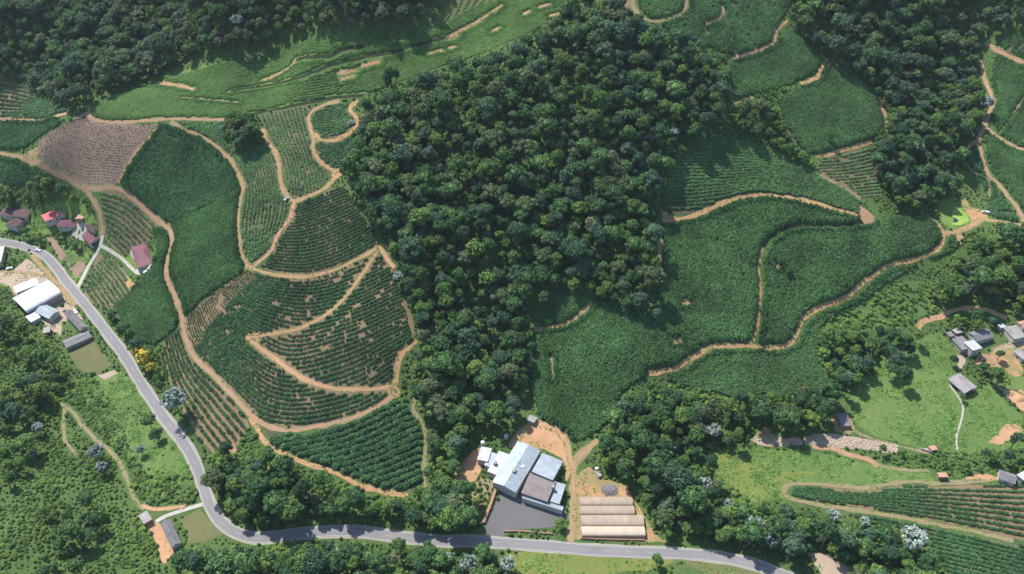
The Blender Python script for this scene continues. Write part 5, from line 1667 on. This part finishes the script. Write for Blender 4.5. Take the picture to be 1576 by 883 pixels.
# phrase, outline, spacing, size, palette weights over TP order
PAL = {
 'forest': [2.2, 2.4, 3, 2.6, 3, 1.8, 1.5, 1.8, .9, 1.6, 2.2, 1.6, 2.2, 1.8],
 'far': [2, 1.4, 2.6, 2.6, 2, 1, 3.4, 3, 3.2, 2.6, 2, .8, 1.6, 1.6],
 'valley': [2, 1.5, 3, 3, 3, 2.8, .8, 1, .4, .7, 2, 2.4, 2.6, 1],
 'scrub': [.6, .5, 2, 3, 3, 4, .6, .6, .2, .4, .8, 4, 4, .4],
}
WOODS = [
 ('in the far forest along the top left', [(-80,-130),(350,-140),(730,-110),(668,0),(648,12),(618,36),(590,44),(556,48),(514,42),(480,36),(430,46),(392,72),(296,80),(234,107),(160,134),(132,152),(104,162),(70,146),(40,124),(0,112),(-80,104)], 6.6, 1.08, 'far'),
 ('in the dense central forest', [(872,14),(900,2),(940,18),(985,36),(1000,40),(1040,60),(1110,85),(1122,108),(1110,180),(1080,218),(1040,240),(1022,268),(1010,310),(1012,345),(1010,400),(1008,450),(984,482),(930,464),(905,448),(868,440),(830,446),(815,500),(818,520),(818,560),(808,618),(785,645),(740,655),(700,672),(660,660),(648,630),(632,600),(640,545),(644,500),(625,440),(607,405),(582,358),(548,305),(534,268),(552,220),(562,168),(598,144),(645,136),(705,108),(775,88),(838,60)], 6.4, 1.05, 'forest'),
 ('between the terraced field and the road', [(318,705),(340,700),(365,690),(420,708),(500,738),(550,762),(640,768),(655,745),(700,742),(730,780),(735,806),(680,815),(560,803),(480,803),(390,812),(352,790),(330,760)], 6.0, 1.0, 'valley'),
 ('south of the road at the bottom edge', [(262,930),(270,870),(310,850),(392,846),(490,836),(560,840),(700,850),(765,856),(790,930)], 6.0, 1.0, 'valley'),
 ('in the wood below the right crop fields', [(925,690),(945,640),(965,612),(990,592),(1050,602),(1120,620),(1250,612),(1285,590),(1285,612),(1275,640),(1240,662),(1160,672),(1100,690),(1085,712),(1100,745),(1130,770),(1200,788),(1280,797),(1370,812),(1425,832),(1440,870),(1450,930),(1340,930),(1280,855),(1200,852),(1100,838),(1020,822),(1000,782),(965,735),(935,715)], 6.2, 1.0, 'valley'),
 ('in the grove beside the right meadow', [(1262,512),(1290,505),(1340,500),(1375,512),(1352,540),(1330,575),(1300,605),(1280,585),(1265,550)], 6.4, 1.0, 'valley'),
 ('in the upper right forest', [(1218,-150),(1420,-170),(1640,-150),(1640,10),(1560,40),(1520,62),(1498,84),(1505,125),(1518,150),(1510,190),(1490,222),(1478,245),(1462,290),(1430,310),(1400,322),(1372,300),(1350,260),(1342,228),(1368,196),(1356,150),(1330,120),(1300,100),(1272,85),(1240,58),(1218,30)], 6.4, 1.05, 'forest'),
 ('on the wooded slope below the pond', [(1480,385),(1500,362),(1560,362),(1640,370),(1640,480),(1560,480),(1500,465),(1450,462),(1435,445),(1470,410)], 6.2, .95, 'scrub'),
 ('on the shrubby slope at the left edge', [(-80,500),(20,490),(50,520),(90,545),(110,570),(90,600),(60,640),(20,660),(-80,660)], 7, .8, 'scrub'),
 ('in the thicket at the lower left', [(-80,680),(60,680),(130,700),(180,720),(195,760),(205,800),(210,840),(230,930),(-80,930)], 7, .8, 'scrub'),
 ('in the hedge between the left road and crops', [(160,480),(180,488),(205,525),(235,540),(258,605),(290,660),(300,690),(285,665),(268,630),(240,600),(225,585),(205,548)], 5.6, .9, 'valley'),
 ('in the ravine between two right crop fields', [(1128,165),(1165,150),(1200,170),(1212,205),(1240,240),(1262,262),(1240,258),(1190,225),(1145,205)], 5.2, .75, 'scrub'),
 ('behind the houses at the left', [(0,292),(40,284),(85,282),(118,292),(140,312),(150,330),(135,312),(105,300),(70,305),(40,315),(0,318)], 6.2, .85, 'valley'),
 ('in the row below the pink roofed house', [(85,352),(100,358),(120,372),(130,386),(118,388),(98,374),(84,362)], 5.0, .7, 'valley'),
 ('in the clump on the left ridge', [(350,190),(368,182),(385,180),(400,190),(405,210),(395,226),(375,228),(355,220)], 5.0, 1.0, 'valley'),
 ('on the valley side behind the meadow', [(1300,655),(1340,680),(1430,700),(1500,702),(1570,690),(1576,715),(1530,718),(1470,728),(1440,720),(1390,708),(1330,688)], 7.5, .6, 'scrub'),
 ('among the houses at the right', [(1455,500),(1480,488),(1530,490),(1545,498),(1535,505),(1490,505)], 6.0, .7, 'valley'),
 ('on the forested slope left of the factory', [(648,640),(665,665),(705,676),(735,668),(720,695),(700,718),(690,738),(662,742),(655,700)], 6.0, .8, 'scrub'),
 ('on the bank above the village path', [(1372,515),(1410,508),(1418,525),(1400,545),(1378,570),(1365,545)], 7.0, .95, 'valley'),
 ('beside the small house at the right', [(1500,560),(1540,570),(1545,585),(1520,588),(1506,575)], 5.5, .6, 'scrub'),
]
TX, TY, TS, TI, TR = [], [], [], [], []
for i, (ph, px, sp, sz, pal) in enumerate(WOODS):
    W = ground(px, 6.5 * sz)
    x, y = jitter_points(W, sp * 1.02, 60 + i)
    k = ~occ(OCT, x, y)
    if 'left edge' in ph or 'lower left' in ph:
        k &= vnoise(x / 26., y / 26., 83) > .6
    x, y = x[k], y[k]
    rng = np.random.default_rng(700 + i)
    p = np.array(PAL[pal], float)
    TX.append(x); TY.append(y)
    # patches of like trees
    TS.append(sz * .98 * np.clip(rng.lognormal(0, .3, len(x)), .45, 1.85) * (.85 + .3 * vnoise(x / 40., y / 40., 8)))
    TI.append(rng.choice(len(TP), len(x), p=p / p.sum()))
    TR.append(np.full(len(x), i))
TX, TY, TS, TI, TR = map(np.concatenate, (TX, TY, TS, TI, TR))
TZ = height(TX, TY)
ppx, ppy, pdep = project(TX, TY, TZ + 5)
inview = (ppx > 8) & (ppx < 1568) & (ppy > 8) & (ppy < 876)
score = np.where(inview, TS * np.array([t[4] for t in TREES])[TI] / pdep, 0)
order = np.argsort(-score)
near = np.zeros(len(TX), bool); near[order[:300]] = True


def place_tree(name, x, y, s, crown, trunk, label, cat, group=None, rz=None, dz=-.15):
    t = thing(name, (x, y, H(x, y) + dz), random.uniform(0, 6.28) if rz is None else rz, label, cat, group)
    t.scale = (s, s, s * random.uniform(.9, 1.12))
    for nm, me in (('crown', crown), ('trunk', trunk)):
        if me is not None:
            o = bpy.data.objects.new(nm, me); COL.objects.link(o); o.parent = t
    return t


LAND = [(584,380,'the orange track fork on the spur'),(525,265,'the track junction on the ridge'),(541,200,'the track loop on the ridge'),(615,436,'the silvery tree by the spur'),(608,594,'the lower orange track bend'),
 (790,525,'the silvery tree in the lower forest'),(840,440,'the pale tree in the crop notch'),(1000,460,'the right tip of the central forest'),(1022,340,'the sandy track end at the forest edge'),(1018,210,'the two silvery trees in the upper forest'),
 (870,30,'the top of the central forest'),(640,130,'the ridge crop at the upper forest edge'),(823,645,'the small hut above the factory'),(745,690,'the factory'),(700,725,'the orange yard left of the factory'),(640,740,'the end of the lower dirt track'),
 (534,817,'the shaded road stretch'),(400,828,'the road where it turns east'),(316,760,'the road bend by the driveway'),(350,690,'the bare earth patch above the road'),(265,820,'the grey roadside barn'),(270,620,'the big silvery tree by the left road'),
 (222,555,'the yellow flowering trees'),(98,625,'the forked path in the scrub'),(60,660,'the silvery tree in the left scrub'),(150,720,'the silvery pair by the scrub path'),(115,520,'the long grey shed'),(90,330,'the pink roofed house'),(30,335,'the brown L shaped roof'),(125,358,'the pale courtyard'),
 (940,795,'the greenhouses'),(921,726,'the white truck'),(1036,690,'the silvery tree above the greenhouses'),(1096,665,'the broad silvery tree at the wood edge'),(1085,745,'the silvery tree by the meadow'),(1160,812,'the large silvery tree near the road'),(1282,797,'the round silvery tree below the path loop'),(1405,832,'the largest silvery tree'),
 (1205,755,'the path loop'),(1200,680,'the pale stony strip'),(1296,645,'the grey hut'),(1390,575,'the dark tree on the meadow'),(1413,505,'the curved orange village path'),(1480,590,'the old house on the meadow'),(1515,515,'the grey gabled village house'),(1453,360,'the sandy junction below the pond'),
 (1470,325,'the pond'),(1411,235,'the silvery tree in the right forest'),(1516,165,'the silvery tree by the clay junction'),(1278,210,'the lone bush in the oval field'),(377,205,'the ridge tree clump'),(1010,492,'the bluish tree at the forest tip'),(720,872,'the silvery tree at the bottom edge'),(520,858,'the small silvery tree south of the road'),(1012,862,'the round tree on the verge'),
 (900,120,'the forest summit clearing'),(1130,88,'the orange track at the upper forest edge'),(820,505,'the short track in the forest notch'),(660,640,'the grassy path below the forest'),(1020,400,'the bare clay strip beside the forest')]
LAND = [l for l in LAND if 'summit clearing' not in l[2]]
used = {}
for i in np.nonzero(near)[0]:
    w, cr, tk, _, R = TREES[TI[i]]
    sw = 'large ' if TS[i] > 1.18 else ('small ' if TS[i] < .82 else '')
    px, py = ppx[i], ppy[i]
    lands = sorted(LAND, key=lambda l: math.hypot(l[0] - px, l[1] - py))
    lab = None
    for l in lands[:34]:
        dx, dy = px - l[0], py - l[1]
        o8 = int(round(math.degrees(math.atan2(-dy, dx)) / 45.0)) % 8
        way = ['right of', 'above and right of', 'above', 'above and left of', 'left of', 'below and left of', 'below', 'below and right of'][o8]
        d = math.hypot(dx, dy)
        how = 'just ' if d < 32 else ('well ' if d > 75 else '')
        c = f'{sw}{w} broadleaf tree {how}{way} {l[2]}'
        if len(c.split()) <= 16 and c not in used:
            lab = c
            break
    if lab is None:
        l = lands[0]
        lab = f'{sw}{w} broadleaf tree standing near {l[2]}'
    used[lab] = 1
    place_tree('broadleaf_tree', float(TX[i]), float(TY[i]), float(TS[i]), cr, tk, lab, 'tree', 'broadleaf trees ' + WOODS[TR[i]][0])
far = ~near
scatter('forest', TX[far], TY[far], -.15, TS[far], TI[far], 'forest', 'dense green broadleaf forest on the hills', 'forest', 'stuff', .05, sz=TS[far] * np.random.default_rng(5).uniform(.8, 1.3, int(far.sum())))

for px, py, s, kd, lab in SINGLE:
    if s <= 0:
        continue
    g = single_foot(px, py, s)
    if kd == 'silver':
        place_tree('silver_leaved_tree', g.x, g.y, s * 1.12, random.choice(SILVER), TRUNK0, lab, 'tree', 'silvery leaved trees')
    elif kd == 'yellow':
        place_tree('flowering_tree', g.x, g.y, s * 1.3, YELLOW, TRUNK0, lab, 'tree', 'yellow flowering trees by the road')
    elif kd == 'purple':
        place_tree('flowering_tree', g.x, g.y, s, PURPLE, TRUNK0, lab, 'tree', 'purple flowering trees')
    else:
        t = TREES[int(kd[4:])]
        place_tree('broadleaf_tree', g.x, g.y, s, t[1], t[2], lab, 'tree')

# ------------------------------------------------------------------ scrub, shrubs, grass tufts
SCRUB = [
 ([(-80,440),(10,440),(30,480),(60,510),(100,545),(125,575),(150,585),(185,640),(200,690),(240,760),(215,770),(225,800),(235,840),(240,930),(-80,930)], 2.1, (.4, 1.7), .78),
 ([(120,590),(180,572),(215,595),(260,660),(300,735),(290,775),(240,775),(215,770),(190,720),(150,660)], 3.6, (.3, 1.2), .45),
 ([(250,735),(300,725),(312,770),(240,776),(205,765),(205,735)], 2.6, (1.2, 2.4), .95),
 ([(400,668),(440,702),(480,720),(530,742),(560,752),(560,775),(500,770),(420,730),(360,700),(370,670)], 2.8, (1.1, 2.3), .95),
 ([(250,930),(300,842),(395,842),(490,832),(700,847),(770,852),(800,930)], 2.8, (1., 2.2), .95),
 ([(318,700),(400,690),(560,760),(640,765),(735,770),(735,812),(560,806),(390,815),(345,795)], 3.0, (1., 2.1), .95),
 ([(920,690),(960,605),(1060,590),(1130,612),(1270,602),(1300,600),(1280,640),(1160,670),(1085,705),(1110,750),(1200,790),(1370,812),(1430,835),(1450,930),(1330,930),(1275,850),(1100,832),(1015,822),(990,772),(940,715)], 3.0, (1., 2.2), .95),
 ([(1255,515),(1300,500),(1385,505),(1340,575),(1300,610),(1262,560)], 3.0, (1., 2.2), .9),
 ([(1268,500),(1330,462),(1400,425),(1440,405),(1480,385),(1500,362),(1640,368),(1640,490),(1560,484),(1530,476),(1490,468),(1440,482),(1400,500),(1330,505)], 3.0, (.8, 2.2), .75),
 ([(1125,165),(1165,150),(1200,168),(1212,205),(1262,262),(1240,260),(1180,222),(1120,200)], 2.6, (1., 2.1), .95),
 ([(1265,95),(1240,58),(1290,60),(1345,95),(1365,150),(1352,150),(1320,115)], 3.0, (.8, 1.8), .85),
 ([(640,610),(660,600),(740,655),(720,700),(698,738),(662,745),(650,700)], 2.8, (1., 2.), .95),
 ([(0,285),(70,275),(120,285),(150,330),(100,300),(0,325)], 3.0, (.8, 1.8), .85),
 ([(1390,690),(1430,695),(1576,690),(1640,700),(1640,735),(1480,735),(1430,732),(1340,705),(1300,680)], 3.0, (.7, 1.7), .8),
 ([(1330,590),(1365,540),(1400,520),(1450,515),(1480,560),(1470,600),(1490,640),(1576,640),(1576,690),(1480,698),(1340,668),(1312,640)], 6.5, (.3, .9), .45),
 ([(1080,698),(1160,690),(1330,712),(1430,735),(1220,742),(1205,766),(1150,770)], 8, (.3, .7), .45),
 ([(1420,490),(1470,482),(1540,490),(1560,500),(1500,508),(1455,510)], 3.0, (.6, 1.5), .8),
 ([(1488,556),(1540,566),(1560,585),(1545,600),(1525,590),(1505,580)], 2.6, (.6, 1.5), .8),
 ([(1270,85),(1365,60),(1500,30),(1510,100),(1490,230),(1450,300),(1370,300),(1340,230),(1370,190)], 3.2, (1., 2.), .8),
 ([(1640,70),(1560,60),(1535,68),(1560,48),(1640,10)], 3.2, (1., 2.), .6),
 ([(765,745),(772,750),(748,806),(738,800)], 1.8, (.5, .9), .9), ([(775,816),(850,816),(876,805),(876,826),(776,828)], 2.0, (.5, .9), .8),
 ([(870,690),(880,700),(880,720),(872,722)], 1.8, (.6, 1.), .9), ([(872,745),(880,752),(876,810),(870,790)], 1.8, (.7, 1.1), .9),
 ([(905,700),(925,690),(960,735),(950,745),(920,735)], 2.4, (.7, 1.4), .75),
 ([(165,484),(182,490),(208,525),(240,545),(260,608),(250,610),(215,575),(195,545)], 2.6, (.8, 1.7), .9),
 ([(60,362),(88,360),(132,388),(128,398),(96,386),(78,372)], 2.4, (.7, 1.4), .7),
]
x_, y_, s_ = [], [], []
for i, (px, sp, (lo, hi), dens) in enumerate(SCRUB):
    W = ground(px)
    x, y = jitter_points(W, sp, 500 + i)
    rng = np.random.default_rng(800 + i)
    v = vnoise(x / 12., y / 12., 30 + i)
    k = ~occ(OCC, x, y) & (rng.random(len(x)) < dens) & (v > (1 - dens) * 1.15)
    x, y, v = x[k], y[k], v[k]
    x_.append(x); y_.append(y); s_.append((lo + (hi - lo) * (rng.random(len(x)) * .45 + v * .55) * (.55 + .9 * vnoise(x / 5., y / 5., 47))))
x, y, s = map(np.concatenate, (x_, y_, s_))
for W in SOILP:
    k = ~inside(x, y, W)
    x, y, s = x[k], y[k], s[k]
p = np.array([3, 4.2, .8, 3.5, .8, 2.5]); p /= p.sum()
# patches of one kind
bias = vnoise(x / 18., y / 18., 91)
idx = np.where(RNG.random(len(x)) < .6, np.array([1, 3, 5, 1, 0, 3])[np.clip((bias * 9 - 1.5).astype(int), 0, 5)], RNG.choice(6, len(x), p=p))
scatter('scrub', x, y, -.1, s, idx, 'shrub', 'mixed green scrub and undergrowth on the valley slopes', 'scrub', 'stuff', .1, sz=s * np.random.default_rng(6).uniform(.45, .9, len(s)))

# low cover on all other open ground in view
fx, fy = jitter_points(ground([(-60, 905), (-60, -60), (400, -80), (1200, -80), (1640, -60), (1640, 905)]), 2.9, 77)
k = ~occ(OCC, fx, fy) & (vnoise(fx / 9., fy / 9., 61) > .22)
fx, fy = fx[k], fy[k]
for W in SOILP + [PW] + [W for _, W in GPOLY]:
    k = ~inside(fx, fy, W)
    fx, fy = fx[k], fy[k]
scatter('undergrowth', fx, fy, -.1, RNG.uniform(.5, 1.25, len(fx)) * (.6 + .8 * vnoise(fx / 14., fy / 14., 62)), RNG.choice(6, len(fx), p=np.array([.2, .25, .08, .22, .05, .2])), 'shrub', 'low green undergrowth on open ground and under the trees', 'undergrowth', 'stuff', .1)

# weeds along the track edges and on the yards
wx, wy = [], []
rngw = np.random.default_rng(44)
for P, hw in EDGES:
    d = np.gradient(P, axis=0); d /= np.linalg.norm(d, axis=1)[:, None] + 1e-9
    nn = np.stack([-d[:, 1], d[:, 0]], -1)
    for sd in (-1, 1):
        for rep_ in range(2):
            q = P + nn * (sd * (hw * rngw.uniform(.72, 1.5, len(P))))[:, None] + rngw.normal(0, .4, P.shape)
            kk = (rngw.random(len(P)) < .75) & (vnoise(q[:, 0] / 6., q[:, 1] / 6., 5) > .35)
            wx.append(q[kk, 0]); wy.append(q[kk, 1])
for W in YARDS:
    x, y = jitter_points(W, 1.5, 17)
    kk = vnoise(x / 5., y / 5., 15) > .62
    wx.append(x[kk]); wy.append(y[kk])
wx, wy = np.concatenate(wx), np.concatenate(wy)
kk = ~occ(ROADM, wx, wy)
wx, wy = wx[kk], wy[kk]
scatter('weeds', wx, wy, -.05, rngw.uniform(.2, .75, len(wx)), rngw.integers(0, 3, len(wx)), 'tuft', 'weeds and grass along the dirt track edges', 'weeds', 'stuff', .15)

# tufts on the grass
x_, y_ = [], []
for i, (nm, W) in enumerate(GPOLY):
    x, y = jitter_points(W, 1.7 if nm == 'meadow' else 2.4, 300 + i)
    k = ~occ(OCC, x, y) & (vnoise(x / 6., y / 6., i) > .38)
    x_.append(x[k]); y_.append(y[k])
x, y = np.concatenate(x_), np.concatenate(y_)
scatter('grass', x, y, -.05, RNG.uniform(.45, 1.1, len(x)) * (.6 + .8 * vnoise(x / 8., y / 8., 71)), RNG.integers(0, 3, len(x)), 'tuft', 'tufts of green meadow grass', 'grass', 'stuff')
print('trees', len(TX), 'instances ok')

# ------------------------------------------------------------------ haze
hm = bpy.data.materials.new('haze')
hm.use_nodes = True
hn = hm.node_tree
hn.nodes.remove(hn.nodes['Principled BSDF'])
pv_ = hn.nodes.new('ShaderNodeVolumePrincipled')
pv_.inputs['Color'].default_value = (.72, .86, 1.0, 1)
pv_.inputs['Density'].default_value = .00004
pv_.inputs['Anisotropy'].default_value = .1
hn.links.new(pv_.outputs[0], hn.nodes['Material Output'].inputs['Volume'])
hz0 = MB().box(-15000, 15000, -12000, 19000, -80, 480).build('haze', hm)
tag(hz0, 'thin bluish haze over the valley', 'haze', None, 'stuff')
